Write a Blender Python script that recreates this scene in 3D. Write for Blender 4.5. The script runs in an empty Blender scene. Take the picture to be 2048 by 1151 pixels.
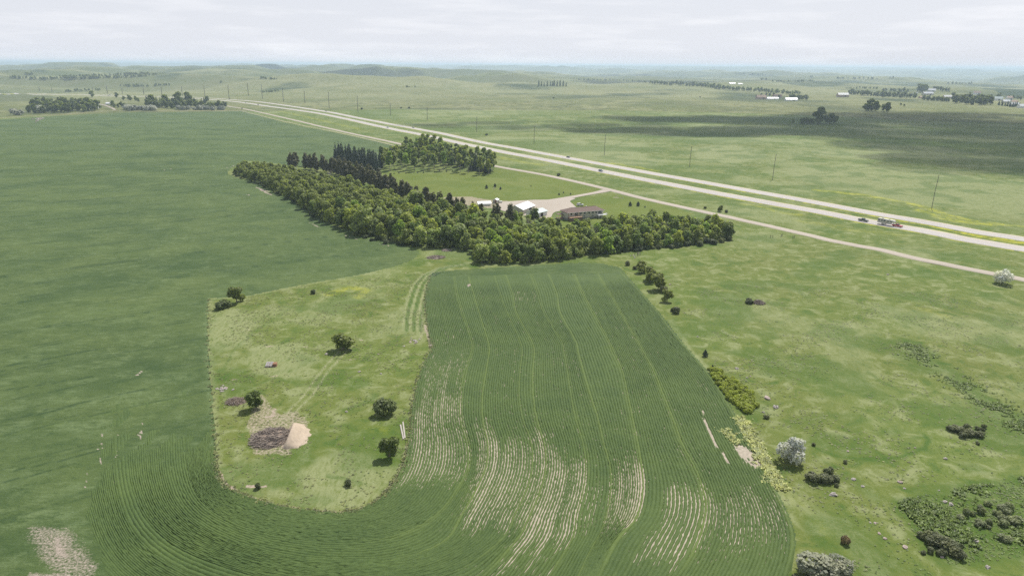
import bpy, math, random
import numpy as np
from math import radians as RAD, sin, cos, pi

sc = bpy.context.scene
COL = sc.collection

# ------------------------------------------------------------------ camera
CAM_H, FPX, IW, IH = 92.0, 1366.0, 2048.0, 1151.0
PITCH, ROLL = math.atan(446 / 1366.0), 0.0065
cam_d = bpy.data.cameras.new('camera')
cam_d.sensor_width = 36.0
cam_d.lens = 36.0 * FPX / IW
cam_d.clip_start = 1.0
cam_d.clip_end = 120000.0
cam = bpy.data.objects.new('camera', cam_d)
COL.objects.link(cam)
sc.camera = cam
R0 = np.array([1, 0, 0.]); FW = np.array([0, cos(PITCH), -sin(PITCH)]); U0 = np.array([0, sin(PITCH), cos(PITCH)])
CR = R0 * cos(ROLL) + U0 * sin(ROLL); CU = U0 * cos(ROLL) - R0 * sin(ROLL)
from mathutils import Matrix, Vector
cam.matrix_world = Matrix(((CR[0], CU[0], -FW[0], 0), (CR[1], CU[1], -FW[1], 0), (CR[2], CU[2], -FW[2], CAM_H), (0, 0, 0, 1)))

# ------------------------------------------------------------------ light
SUN_EL, SUN_AZ = 55.0, 30.0       # azimuth from the view direction (+Y) towards +X
world = bpy.data.worlds.new('World'); sc.world = world; world.use_nodes = True
wn, wl = world.node_tree.nodes, world.node_tree.links
wn.clear()
w_out = wn.new('ShaderNodeOutputWorld'); w_bg = wn.new('ShaderNodeBackground')
sky = wn.new('ShaderNodeTexSky'); sky.sky_type = 'NISHITA'; sky.sun_disc = False
sky.sun_elevation = RAD(SUN_EL); sky.sun_rotation = RAD(SUN_AZ)
sky.altitude = 700; sky.air_density = 1.0; sky.dust_density = 2.6; sky.ozone_density = 1.0
w_bg.inputs['Strength'].default_value = 0.078
tc = wn.new('ShaderNodeTexCoord'); mp = wn.new('ShaderNodeMapping'); mp.inputs['Scale'].default_value = (6, 6, 52)
nz = wn.new('ShaderNodeTexNoise'); nz.inputs['Scale'].default_value = 1.0; nz.inputs['Detail'].default_value = 7; nz.inputs['Roughness'].default_value = 0.58
rp = wn.new('ShaderNodeValToRGB'); rp.color_ramp.elements[0].position = 0.47; rp.color_ramp.elements[1].position = 0.72
rp.color_ramp.elements[1].color = (0.5, 0.5, 0.5, 1)
veil = wn.new('ShaderNodeMix'); veil.data_type = 'RGBA'; sx = wn.new('ShaderNodeSeparateXYZ'); vr = wn.new('ShaderNodeMapRange')     # the veil of haze thins towards the zenith
vr.inputs[1].default_value = 0.0; vr.inputs[2].default_value = 0.9; vr.inputs[3].default_value = 0.96; vr.inputs[4].default_value = 0.12
veil.inputs[7].default_value = (9.5, 9.75, 10.55, 1)      # thin high overcast in front of the blue
cl = wn.new('ShaderNodeMix'); cl.data_type = 'RGBA'; cl.inputs[7].default_value = (12.2, 12.2, 12.5, 1)
wl.new(tc.outputs['Generated'], mp.inputs['Vector']); wl.new(mp.outputs[0], nz.inputs['Vector']); wl.new(nz.outputs['Fac'], rp.inputs[0])
wl.new(tc.outputs['Generated'], sx.inputs[0]); wl.new(sx.outputs['Z'], vr.inputs[0]); wl.new(vr.outputs[0], veil.inputs[0])
wl.new(sky.outputs[0], veil.inputs[6]); wl.new(veil.outputs[2], cl.inputs[6]); wl.new(rp.outputs[0], cl.inputs[0])
wl.new(cl.outputs[2], w_bg.inputs['Color']); wl.new(w_bg.outputs[0], w_out.inputs['Surface'])

sun_d = bpy.data.lights.new('sun', 'SUN'); sun_d.energy = 4.7; sun_d.angle = RAD(0.55); sun_d.color = (1.0, 0.955, 0.88)
sun = bpy.data.objects.new('sun', sun_d); COL.objects.link(sun)
SDIR = Vector((sin(RAD(SUN_AZ)) * cos(RAD(SUN_EL)), cos(RAD(SUN_AZ)) * cos(RAD(SUN_EL)), sin(RAD(SUN_EL))))
sun.rotation_euler = SDIR.to_track_quat('Z', 'Y').to_euler()
sun.location = (0, 0, 400)

sc.view_settings.view_transform = 'Standard'; sc.view_settings.look = 'None'
sc.view_settings.exposure = 0.16; sc.view_settings.gamma = 1.0
sc.render.engine = 'CYCLES'
cy = sc.cycles
cy.max_bounces = 6; cy.diffuse_bounces = 3; cy.glossy_bounces = 2; cy.transmission_bounces = 3; cy.volume_bounces = 1
cy.transparent_max_bounces = 48
cy.use_denoising = False
cy.sample_clamp_indirect = 4.0
HAZE_DENSITY = 1.02e-4

# ------------------------------------------------------------------ noise and terrain height
def smooth(a, b, x):
    t = np.clip((x - a) / (b - a), 0, 1)
    return t * t * (3 - 2 * t)

def vnoise(x, y, seed=0):
    xi = np.floor(x).astype(np.int64); yi = np.floor(y).astype(np.int64)
    fx = x - xi; fy = y - yi
    fx = fx * fx * fx * (fx * (fx * 6 - 15) + 10); fy = fy * fy * fy * (fy * (fy * 6 - 15) + 10)
    def hsh(a, b):
        n = (a * 374761393 + b * 668265263 + seed * 1442695041) & 0xFFFFFFFF
        n = ((n ^ (n >> 13)) * 1274126177) & 0xFFFFFFFF
        n = n ^ (n >> 16)
        return (n & 0xFFFF) / 65535.0
    a = hsh(xi, yi); b = hsh(xi + 1, yi); c = hsh(xi, yi + 1); d = hsh(xi + 1, yi + 1)
    return (a * (1 - fx) + b * fx) * (1 - fy) + (c * (1 - fx) + d * fx) * fy

def fbm(x, y, seed=0, oct=4, gain=0.5):
    s = 0; a = 1.0; n = 0
    for i in range(oct):
        s = s + a * vnoise(x * 2 ** i + 17.3 * i, y * 2 ** i - 9.1 * i, seed + i); n += a; a *= gain
    return s / n * 2 - 1

def flat_at(px, py):
    d = FW * FPX + CR * (px - IW / 2) + CU * (IH / 2 - py)
    t = -CAM_H / d[2]
    return d[0] * t, d[1] * t

BUMPS = []     # x, y, height, half width across the view, half depth, flatness of the top
def bump(px, dist, h, wpx, depth, power=1.0):
    ang = (px - IW / 2) / FPX
    BUMPS.append((ang * dist, dist, h, wpx / FPX * dist, depth, power))
bump(800, 2750, 22, 190, 330); bump(655, 3000, 8, 60, 300); bump(1000, 3000, 7, 140, 300)
bump(700, 4700, 24, 70, 350); bump(640, 4300, 12, 90, 400); bump(905, 5400, 20, 150, 500); bump(760, 5600, 26, 55, 350)
bump(755, 6400, 66, 24, 380, 1.0); bump(715, 6700, 26, 80, 500)
bump(692, 7800, 80, 20, 450); bump(650, 6200, 50, 34, 500); bump(560, 7000, 30, 60, 500)
bump(207, 6600, 80, 26, 420, 1.1); bump(190, 6700, 24, 90, 600); bump(60, 6000, 22, 110, 600); bump(330, 7200, 44, 90, 600)
bump(1245, 10500, 40, 18, 500); bump(1100, 17000, 80, 150, 1800, 2.0); bump(1350, 18500, 78, 160, 1800, 2.0); bump(850, 19000, 82, 120, 1500, 2.0)
bump(420, 20000, 82, 180, 1500, 2.0); bump(1700, 20000, 76, 260, 1800, 2.0); bump(250, 22000, 86, 120, 1500, 2.0); bump(2000, 23000, 74, 200, 1500, 2.0)
bump(1290, 5800, 22, 90, 500); bump(1420, 6500, 20, 70, 500); bump(1160, 5200, 14, 60, 300)
bump(330, 5200, 22, 130, 350); bump(120, 4300, 14, 160, 350); bump(480, 4200, 14, 90, 300)
bump(1770, 4200, 12, 40, 300); bump(1500, 8000, 26, 160, 900)
bump(300, 1530, 7, 95, 130); bump(1260, 1900, 5, 120, 200); bump(1480, 830, 3.2, 120, 60); bump(1700, 640, 1.8, 100, 60)

def height(x, y):
    x = np.asarray(x, float); y = np.asarray(y, float)
    r = np.hypot(x, y)
    h = 0.22 * fbm(x / 60, y / 60, 3, 3)
    right = smooth(60, 110, x) * smooth(520, 330, y + 0.0 * x) * smooth(-50, 40, y)
    h = h + right * 1.0 * fbm(x / 38, y / 38, 5, 3)
    a0 = smooth(500, 900, r) * smooth(-260, 60, x - 0.0 * y + (y - 900) * 0.35 + 40)
    h = h + a0 * 2.6 * fbm(x / 260, y / 260, 11, 3)
    a1 = smooth(2100, 3600, r)
    side = 1 - 0.62 * smooth(-0.02, 0.16, x / np.maximum(y, 1))
    h = h + a1 * side * (86.0 * fbm(x / 760, y / 620, 21, 4) + 4)
    a2 = smooth(3600, 8000, r)
    h = h + a2 * (105.0 * fbm(x / 1300, y / 1300, 31, 5, 0.55) - 14)
    a3 = smooth(9000, 18000, r)
    h = h + a3 * (60.0 * fbm(x / 4200, y / 4200, 41, 4))
    for (bx, by, bh, bw, bd, pw) in BUMPS:
        e = ((x - bx) / bw) ** 2 + ((y - by) / bd) ** 2
        h = h + bh * np.exp(-np.power(np.minimum(e, 60), pw) * 0.7)
    return np.minimum(h, 84 + 6 * np.tanh((h - 84) / 20))

def P(px, py):
    """the point of the ground seen at a place in the photograph"""
    d = FW * FPX + CR * (px - IW / 2) + CU * (IH / 2 - py)
    d = d / d[1]
    if d[2] > -1e-4: d[2] = -1e-4
    y0 = -CAM_H / d[2]
    if y0 < 1300:
        yy = y0
        for _ in range(8):
            yy = (float(height(d[0] * yy, yy)) - CAM_H) / d[2]
        return np.array([d[0] * yy, yy, CAM_H + d[2] * yy])
    ys = np.geomspace(1000, 30000, 900)
    below = (CAM_H + d[2] * ys) < height(d[0] * ys, ys)
    k = int(np.argmax(below)) if below.any() else 899
    a, b = ys[max(k - 1, 0)], ys[k]
    for _ in range(14):
        m = (a + b) / 2
        if CAM_H + d[2] * m < float(height(d[0] * m, m)): b = m
        else: a = m
    return np.array([d[0] * b, b, CAM_H + d[2] * b])

def PL(pts): return np.array([P(*p) for p in pts])
def FL(pts): return np.array([flat_at(*p) for p in pts])

def catmull(pts, sub):
    p = np.asarray(pts, float)
    e = np.vstack([2 * p[0] - p[1], p, 2 * p[-1] - p[-2]])
    t = (np.arange(sub) / sub)[:, None]
    out = []
    for i in range(len(p) - 1):
        a, b, c, d = e[i], e[i + 1], e[i + 2], e[i + 3]
        out.append(0.5 * (2 * b + (c - a) * t + (2 * a - 5 * b + 4 * c - d) * t ** 2 + (3 * b - a - 3 * c + d) * t ** 3))
    out.append(p[-1:])
    return np.vstack(out)

def inside(poly, x, y):
    poly = np.asarray(poly); res = np.zeros(x.shape, bool)
    n = len(poly); j = n - 1
    for i in range(n):
        xi, yi = poly[i][:2]; xj, yj = poly[j][:2]
        c = (yi > y) != (yj > y)
        res ^= c & (x < (xj - xi) * (y - yi) / (yj - yi + 1e-12) + xi)
        j = i
    return res

def dist_poly(pts, x, y):
    d = np.full(x.shape, 1e9)
    for a, b in zip(pts[:-1], pts[1:]):
        ax, ay = a[0], a[1]; bx, by = b[0] - ax, b[1] - ay
        t = np.clip(((x - ax) * bx + (y - ay) * by) / (bx * bx + by * by + 1e-9), 0, 1)
        d = np.minimum(d, np.hypot(x - ax - t * bx, y - ay - t * by))
    return d

# ------------------------------------------------------------------ materials
def mat(name):
    m = bpy.data.materials.new(name); m.use_nodes = True
    nt = m.node_tree; b = nt.nodes['Principled BSDF']
    return m, nt.nodes, nt.links, b

def N(nodes, kind, **kw):
    n = nodes.new(kind)
    for k, v in kw.items():
        if k in n.inputs: n.inputs[k].default_value = v
        else: setattr(n, k, v)
    return n

def mixc(nodes, links, fac, a, b, blend='MIX'):
    m = nodes.new('ShaderNodeMix'); m.data_type = 'RGBA'; m.blend_type = blend
    for i, v in ((0, fac), (6, a), (7, b)):
        if hasattr(v, 'is_output') or hasattr(v, 'links'): links.new(v, m.inputs[i])
        elif i == 0: m.inputs[0].default_value = v
        else: m.inputs[i].default_value = (*v, 1)
    return m.outputs[2]

def math_(nodes, links, op, a, b=None, clamp=False):
    m = nodes.new('ShaderNodeMath'); m.operation = op; m.use_clamp = clamp
    for i, v in ((0, a), (1, b)):
        if v is None: continue
        if hasattr(v, 'links'): links.new(v, m.inputs[i])
        else: m.inputs[i].default_value = v
    return m.outputs[0]

def ramp(nodes, links, src, a, b, lo=0.0, hi=1.0):
    m = nodes.new('ShaderNodeMapRange'); m.inputs[1].default_value = a; m.inputs[2].default_value = b
    m.inputs[3].default_value = lo; m.inputs[4].default_value = hi; m.clamp = True
    links.new(src, m.inputs[0]); return m.outputs[0]

def noise(nodes, links, vec, scale, detail=4, rough=0.55, stretch=None, rot=0.0, dist=0.0):
    if stretch:
        mpn = nodes.new('ShaderNodeMapping'); mpn.inputs['Scale'].default_value = stretch; mpn.inputs['Rotation'].default_value = (0, 0, rot)
        links.new(vec, mpn.inputs['Vector']); vec = mpn.outputs[0]
    n = nodes.new('ShaderNodeTexNoise'); n.inputs['Scale'].default_value = scale; n.inputs['Detail'].default_value = detail
    n.inputs['Roughness'].default_value = rough; n.inputs['Distortion'].default_value = dist
    links.new(vec, n.inputs['Vector']); return n.outputs['Fac']

def plain(name, col, rough=0.6, metal=0.0, var=0.12, scale=3.0, spec=0.3):
    m, n, l, b = mat(name)
    g = N(n, 'ShaderNodeTexCoord')
    f = noise(n, l, g.outputs['Object'], scale, 5, 0.6)
    lo = tuple(max(0, c * (1 - var)) for c in col); hi = tuple(min(1, c * (1 + var)) for c in col)
    l.new(mixc(n, l, ramp(n, l, f, 0.3, 0.7), lo, hi), b.inputs['Base Color'])
    b.inputs['Roughness'].default_value = rough; b.inputs['Metallic'].default_value = metal
    b.inputs['Specular IOR Level'].default_value = spec
    return m

def leafy(name, col, var=0.35, trans=0.35, tcol=None, use_obj=True):
    """leaf clumps: colour drifts between clumps, some light comes through"""
    m, n, l, b = mat(name)
    g = N(n, 'ShaderNodeTexCoord'); geo = N(n, 'ShaderNodeNewGeometry')
    f = noise(n, l, geo.outputs['Position'], 0.8, 4, 0.65)
    at = N(n, 'ShaderNodeAttribute'); at.attribute_name = 'tint'
    lo = tuple(c * (1 - var) for c in col); hi = tuple(c * (1 + var) for c in col)
    c = mixc(n, l, ramp(n, l, f, 0.35, 0.65), lo, hi)
    c = mixc(n, l, ramp(n, l, at.outputs['Fac'], 0, 1, 0, 1), mixc(n, l, 1.0, c, (0.74, 0.76, 0.8), 'MULTIPLY'), mixc(n, l, 1.0, c, (1.35, 1.27, 1.0), 'MULTIPLY'))
    if use_obj:
        oi = N(n, 'ShaderNodeObjectInfo')
        c = mixc(n, l, 1.0, c, oi.outputs['Color'], 'MULTIPLY')
    l.new(c, b.inputs['Base Color']); b.inputs['Roughness'].default_value = 0.55; b.inputs['Specular IOR Level'].default_value = 0.35
    tr = N(n, 'ShaderNodeBsdfTranslucent'); l.new(mixc(n, l, 1.0, c, tcol or (1.25, 1.3, 0.6), 'MULTIPLY'), tr.inputs['Color'])
    mx = N(n, 'ShaderNodeMixShader'); mx.inputs[0].default_value = trans
    out = n['Material Output']
    l.new(b.outputs[0], mx.inputs[1]); l.new(tr.outputs[0], mx.inputs[2]); l.new(mx.outputs[0], out.inputs['Surface'])
    return m

def attr_rgba(n, l, name='mask'):
    a = N(n, 'ShaderNodeAttribute'); a.attribute_name = name
    s = N(n, 'ShaderNodeSeparateColor'); l.new(a.outputs['Color'], s.inputs[0])
    return s.outputs[0], s.outputs[1], s.outputs[2], a.outputs['Alpha']

def grass_mat(name, base, pale, lush, dry, mott=1.0):
    m, n, l, b = mat(name)
    geo = N(n, 'ShaderNodeNewGeometry'); pos = geo.outputs['Position']
    ar, ag, ab, aa = attr_rgba(n, l)
    n1 = noise(n, l, pos, 0.022, 6, 0.6)                         # broad drifts of colour
    n2 = noise(n, l, pos, 0.16, 7, 0.68, dist=0.6)               # clumps a few metres across
    n3 = noise(n, l, pos, 1.6, 4, 0.75)                          # tufts
    n4 = noise(n, l, pos, 0.9, 5, 0.7, stretch=(1, 0.35, 1), rot=0.6)
    c = mixc(n, l, ramp(n, l, n1, 0.36, 0.66), base, tuple(0.5 * (p + q) for p, q in zip(base, dry)))
    c = mixc(n, l, math_(n, l, 'MULTIPLY', ramp(n, l, n2, 0.50, 0.64), 0.9 * mott), c, pale)
    c = mixc(n, l, math_(n, l, 'MULTIPLY', ramp(n, l, n2, 0.47, 0.33), 0.9 * mott), c, lush)
    # painted: R pale seed heads and sunlit streaks, G dark green weeds, B bare soil, A yellow blossom
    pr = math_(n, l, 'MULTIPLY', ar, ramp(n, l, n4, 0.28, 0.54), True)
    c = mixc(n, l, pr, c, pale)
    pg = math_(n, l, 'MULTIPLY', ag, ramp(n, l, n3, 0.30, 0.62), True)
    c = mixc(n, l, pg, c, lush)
    c = mixc(n, l, math_(n, l, 'MULTIPLY', ramp(n, l, n3, 0.56, 0.74), 0.45), c, pale)
    c = mixc(n, l, math_(n, l, 'MULTIPLY', ramp(n, l, n3, 0.44, 0.27), 0.62), c, tuple(0.55 * v for v in lush))
    yel = math_(n, l, 'MULTIPLY', aa, ramp(n, l, noise(n, l, pos, 0.16, 7, 0.85), 0.42, 0.60), True)
    c = mixc(n, l, yel, c, (0.40, 0.40, 0.03))
    soilc = mixc(n, l, ramp(n, l, n3, 0.35, 0.65), (0.26, 0.21, 0.16), (0.40, 0.335, 0.265))
    pb = ramp(n, l, math_(n, l, 'ADD', ab, math_(n, l, 'MULTIPLY', math_(n, l, 'SUBTRACT', n3, 0.5), 0.9)), 0.38, 0.62)
    c = mixc(n, l, pb, c, soilc)
    l.new(c, b.inputs['Base Color']); b.inputs['Roughness'].default_value = 0.9; b.inputs['Specular IOR Level'].default_value = 0.1
    bp = N(n, 'ShaderNodeBump'); bp.inputs['Strength'].default_value = 0.55; bp.inputs['Distance'].default_value = 0.28
    hsum = math_(n, l, 'ADD', n3, math_(n, l, 'MULTIPLY', n2, 1.4))
    l.new(hsum, bp.inputs['Height']); l.new(bp.outputs[0], b.inputs['Normal'])
    return m

M = {}
M['pasture'] = grass_mat('pasture grass', (0.106, 0.148, 0.026), (0.226, 0.252, 0.115), (0.050, 0.104, 0.015), (0.145, 0.150, 0.042))
M['lawn'] = grass_mat('mown lawn', (0.118, 0.158, 0.028), (0.155, 0.185, 0.052), (0.088, 0.130, 0.021), (0.150, 0.165, 0.038), 0.5)

def hills_mat():
    m, n, l, b = mat('prairie hills')
    geo = N(n, 'ShaderNodeNewGeometry'); pos = geo.outputs['Position']
    ar, ag, ab, aa = attr_rgba(n, l)
    n1 = noise(n, l, pos, 0.0022, 7, 0.62); n2 = noise(n, l, pos, 0.012, 8, 0.7, stretch=(1, .6, 1)); n3 = noise(n, l, pos, 0.07, 5, 0.7)
    c = mixc(n, l, ramp(n, l, n1, 0.38, 0.62), (0.112, 0.138, 0.046), (0.150, 0.158, 0.062))
    c = mixc(n, l, math_(n, l, 'MULTIPLY', ramp(n, l, n2, 0.50, 0.66), 0.7), c, (0.240, 0.235, 0.120))
    c = mixc(n, l, math_(n, l, 'MULTIPLY', ramp(n, l, n2, 0.47, 0.33), 0.75), c, (0.070, 0.098, 0.034))
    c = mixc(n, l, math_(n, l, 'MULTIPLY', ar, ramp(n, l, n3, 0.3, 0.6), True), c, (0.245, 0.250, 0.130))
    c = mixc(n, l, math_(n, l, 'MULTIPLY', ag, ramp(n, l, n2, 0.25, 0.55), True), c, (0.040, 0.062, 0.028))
    c = mixc(n, l, ab, c, (0.34, 0.29, 0.23))
    l.new(c, b.inputs['Base Color']); b.inputs['Roughness'].default_value = 0.95; b.inputs['Specular IOR Level'].default_value = 0.05
    return m
M['hills'] = hills_mat()

def crop_mat():
    m, n, l, b = mat('young crop canopy')
    geo = N(n, 'ShaderNodeNewGeometry'); pos = geo.outputs['Position']
    ar, ag, ab, aa = attr_rgba(n, l)
    n1 = noise(n, l, pos, 0.012, 5, 0.6, stretch=(1, 2.2, 1), rot=-0.2)
    n2 = noise(n, l, pos, 0.16, 9, 0.78, stretch=(0.8, 1.5, 1), rot=-0.25, dist=0.8)
    n3 = noise(n, l, pos, 1.9, 4, 0.75)
    n4 = noise(n, l, pos, 0.5, 6, 0.75, stretch=(0.25, 2.2, 1), rot=-0.22)
    c = mixc(n, l, ramp(n, l, n1, 0.35, 0.65), (0.050, 0.086, 0.027), (0.090, 0.130, 0.040))
    c = mixc(n, l, math_(n, l, 'MULTIPLY', ramp(n, l, n2, 0.53, 0.74), 0.35), c, (0.082, 0.128, 0.050))
    c = mixc(n, l, math_(n, l, 'MULTIPLY', ramp(n, l, n4, 0.55, 0.74), 0.30), c, (0.076, 0.118, 0.042))
    c = mixc(n, l, math_(n, l, 'MULTIPLY', ramp(n, l, n4, 0.46, 0.30), 0.28), c, (0.027, 0.056, 0.021))
    c = mixc(n, l, math_(n, l, 'MULTIPLY', ramp(n, l, n3, 0.45, 0.28), 0.65), c, (0.018, 0.042, 0.015))
    c = mixc(n, l, math_(n, l, 'MULTIPLY', ramp(n, l, n3, 0.56, 0.72), 0.5), c, (0.088, 0.140, 0.046))
    n5 = noise(n, l, pos, 0.28, 4, 0.8, stretch=(0.7, 1.3, 1), rot=-0.2); n6 = noise(n, l, pos, 0.03, 4, 0.6)
    c = mixc(n, l, math_(n, l, 'MULTIPLY', math_(n, l, 'MULTIPLY', ramp(n, l, n5, 0.53, 0.66), ramp(n, l, n6, 0.38, 0.60)), 0.95), c, (0.140, 0.188, 0.085))
    c = mixc(n, l, math_(n, l, 'MULTIPLY', ramp(n, l, n6, 0.42, 0.66), 0.45), c, (0.112, 0.150, 0.046))
    n7 = noise(n, l, pos, 0.085, 8, 0.86, stretch=(0.8, 1.2, 1), rot=-0.2)
    c = mixc(n, l, math_(n, l, 'MULTIPLY', ramp(n, l, n7, 0.54, 0.66), 0.75), c, (0.135, 0.185, 0.080))
    c = mixc(n, l, math_(n, l, 'MULTIPLY', ramp(n, l, n7, 0.47, 0.36), 0.55), c, (0.036, 0.070, 0.022))
    c = mixc(n, l, math_(n, l, 'MULTIPLY', ramp(n, l, n5, 0.45, 0.32), 0.5), c, (0.030, 0.062, 0.022))
    c = mixc(n, l, math_(n, l, 'MULTIPLY', ar, ramp(n, l, n5, 0.40, 0.6), True), c, (0.135, 0.185, 0.078))
    c = mixc(n, l, math_(n, l, 'MULTIPLY', ag, 0.9, True), c, (0.022, 0.050, 0.019))
    c = mixc(n, l, math_(n, l, 'MULTIPLY', aa, 0.8, True), c, (0.11, 0.16, 0.042))
    soilc = mixc(n, l, ramp(n, l, n3, 0.35, 0.65), (0.25, 0.21, 0.17), (0.40, 0.34, 0.285))
    pb = ramp(n, l, math_(n, l, 'ADD', ab, math_(n, l, 'MULTIPLY', math_(n, l, 'SUBTRACT', n3, 0.5), 1.0)), 0.38, 0.62)
    c = mixc(n, l, pb, c, soilc)
    l.new(c, b.inputs['Base Color']); b.inputs['Roughness'].default_value = 0.85; b.inputs['Specular IOR Level'].default_value = 0.12
    bp = N(n, 'ShaderNodeBump'); bp.inputs['Strength'].default_value = 0.8; bp.inputs['Distance'].default_value = 0.3
    l.new(math_(n, l, 'ADD', n3, n4), bp.inputs['Height']); l.new(bp.outputs[0], b.inputs['Normal'])
    return m
M['crop'] = crop_mat()
M['soil'] = plain('dry seedbed soil', (0.36, 0.315, 0.25), 0.95, 0, 0.28, 1.1, 0.05)

def rows_mat():
    m, n, l, b = mat('crop row leaves')
    geo = N(n, 'ShaderNodeNewGeometry'); pos = geo.outputs['Position']
    at = N(n, 'ShaderNodeAttribute'); at.attribute_name = 'tone'
    n2 = noise(n, l, pos, 0.07, 6, 0.65); n3 = noise(n, l, pos, 2.4, 4, 0.75)
    c = mixc(n, l, ramp(n, l, n2, 0.35, 0.66), (0.052, 0.087, 0.025), (0.074, 0.114, 0.031))
    c = mixc(n, l, math_(n, l, 'MULTIPLY', ramp(n, l, n3, 0.52, 0.70), 0.6), c, (0.104, 0.152, 0.048))
    c = mixc(n, l, math_(n, l, 'MULTIPLY', ramp(n, l, n3, 0.46, 0.30), 0.6), c, (0.022, 0.052, 0.017))
    c = mixc(n, l, at.outputs['Fac'], c, (0.128, 0.175, 0.045))
    l.new(c, b.inputs['Base Color']); b.inputs['Roughness'].default_value = 0.75; b.inputs['Specular IOR Level'].default_value = 0.15
    return m
M['rows'] = rows_mat()

def road_mat(name, a, c2, scale, streak=True):
    m, n, l, b = mat(name)
    geo = N(n, 'ShaderNodeNewGeometry'); pos = geo.outputs['Position']
    f1 = noise(n, l, pos, scale, 5, 0.7); f2 = noise(n, l, pos, 0.03, 3, 0.5)
    c = mixc(n, l, ramp(n, l, f1, 0.3, 0.7), a, c2)
    c = mixc(n, l, math_(n, l, 'MULTIPLY', ramp(n, l, f2, 0.4, 0.7), 0.3), c, tuple(v * 0.85 for v in a))
    at = N(n, 'ShaderNodeAttribute'); at.attribute_name = 'across'
    if streak:
        t = math_(n, l, 'ABSOLUTE', math_(n, l, 'SUBTRACT', math_(n, l, 'ABSOLUTE', at.outputs['Fac']), 0.30))
        c = mixc(n, l, ramp(n, l, t, 0.0, 0.13, 0.30, 0.0), c, tuple(v * 0.62 for v in a))
    sh_ = math_(n, l, 'ABSOLUTE', at.outputs['Fac'])
    c = mixc(n, l, ramp(n, l, math_(n, l, 'ADD', sh_, math_(n, l, 'MULTIPLY', math_(n, l, 'SUBTRACT', f1, .5), .25)), 0.72, 0.98, 0.0, 0.55), c, (0.29, 0.26, 0.18))
    l.new(c, b.inputs['Base Color']); b.inputs['Roughness'].default_value = 0.85
    return m
M['concrete'] = road_mat('pale highway concrete', (0.36, 0.335, 0.31), (0.44, 0.41, 0.385), 0.6)
M['gravel'] = road_mat('pinkish gravel', (0.32, 0.275, 0.222), (0.41, 0.36, 0.30), 1.3, False)
M['track'] = road_mat('dusty field track', (0.36, 0.32, 0.20), (0.46, 0.40, 0.28), 1.3, False)
M['paint'] = plain('road paint', (0.78, 0.78, 0.75), 0.6)
M['yellow_paint'] = plain('yellow road paint', (0.70, 0.50, 0.08), 0.6)

# ------------------------------------------------------------------ mesh helpers
def mesh_np(name, verts, faces, material, smooth_=False, attrs=None, cols=None):
    me = bpy.data.meshes.new(name)
    verts = np.asarray(verts, np.float32); faces = np.asarray(faces, np.int32)
    k = faces.shape[1]
    me.vertices.add(len(verts)); me.vertices.foreach_set('co', verts.ravel())
    me.loops.add(faces.size); me.loops.foreach_set('vertex_index', faces.ravel())
    me.polygons.add(len(faces)); me.polygons.foreach_set('loop_start', np.arange(0, faces.size, k, dtype=np.int32))
    try: me.polygons.foreach_set('loop_total', np.full(len(faces), k, np.int32))
    except Exception: pass
    if smooth_: me.polygons.foreach_set('use_smooth', np.ones(len(faces), bool))
    me.update(calc_edges=True)
    for nm, v in (attrs or {}).items():
        a = me.attributes.new(nm, 'FLOAT', 'POINT'); a.data.foreach_set('value', np.asarray(v, np.float32).ravel())
    for nm, v in (cols or {}).items():
        a = me.attributes.new(nm, 'FLOAT_COLOR', 'POINT'); a.data.foreach_set('color', np.asarray(v, np.float32).ravel())
    if material: me.materials.append(material)
    return me

def link(name, data, parent=None, loc=None):
    o = bpy.data.objects.new(name, data); COL.objects.link(o)
    if parent: o.parent = parent
    if loc is not None: o.location = tuple(float(v) for v in loc)
    return o

def tag(o, label, cat, group=None):
    o['label'] = label; o['category'] = cat
    if group: o['group'] = group
    return o

def thing(name, label, cat, loc=(0, 0, 0), rz=0.0, group=None):
    o = link(name, None, None, loc); o.rotation_euler = (0, 0, rz); o.empty_display_size = 0.5
    return tag(o, label, cat, group)

def copy_tree(o, loc, rz, s=1.0, label=None, group=None, color=None):
    c = o.copy(); COL.objects.link(c)
    c.location = tuple(float(v) for v in loc); c.rotation_euler = (0, 0, rz)
    c.scale = (s, s, s) if not isinstance(s, tuple) else s
    if label: c['label'] = label
    if group: c['group'] = group
    for ch in o.children:
        d = ch.copy(); COL.objects.link(d); d.parent = c
        if color is not None: d.color = color
        for g in ch.children:
            e = g.copy(); COL.objects.link(e); e.parent = d
    if color is not None: c.color = color
    return c

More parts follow.
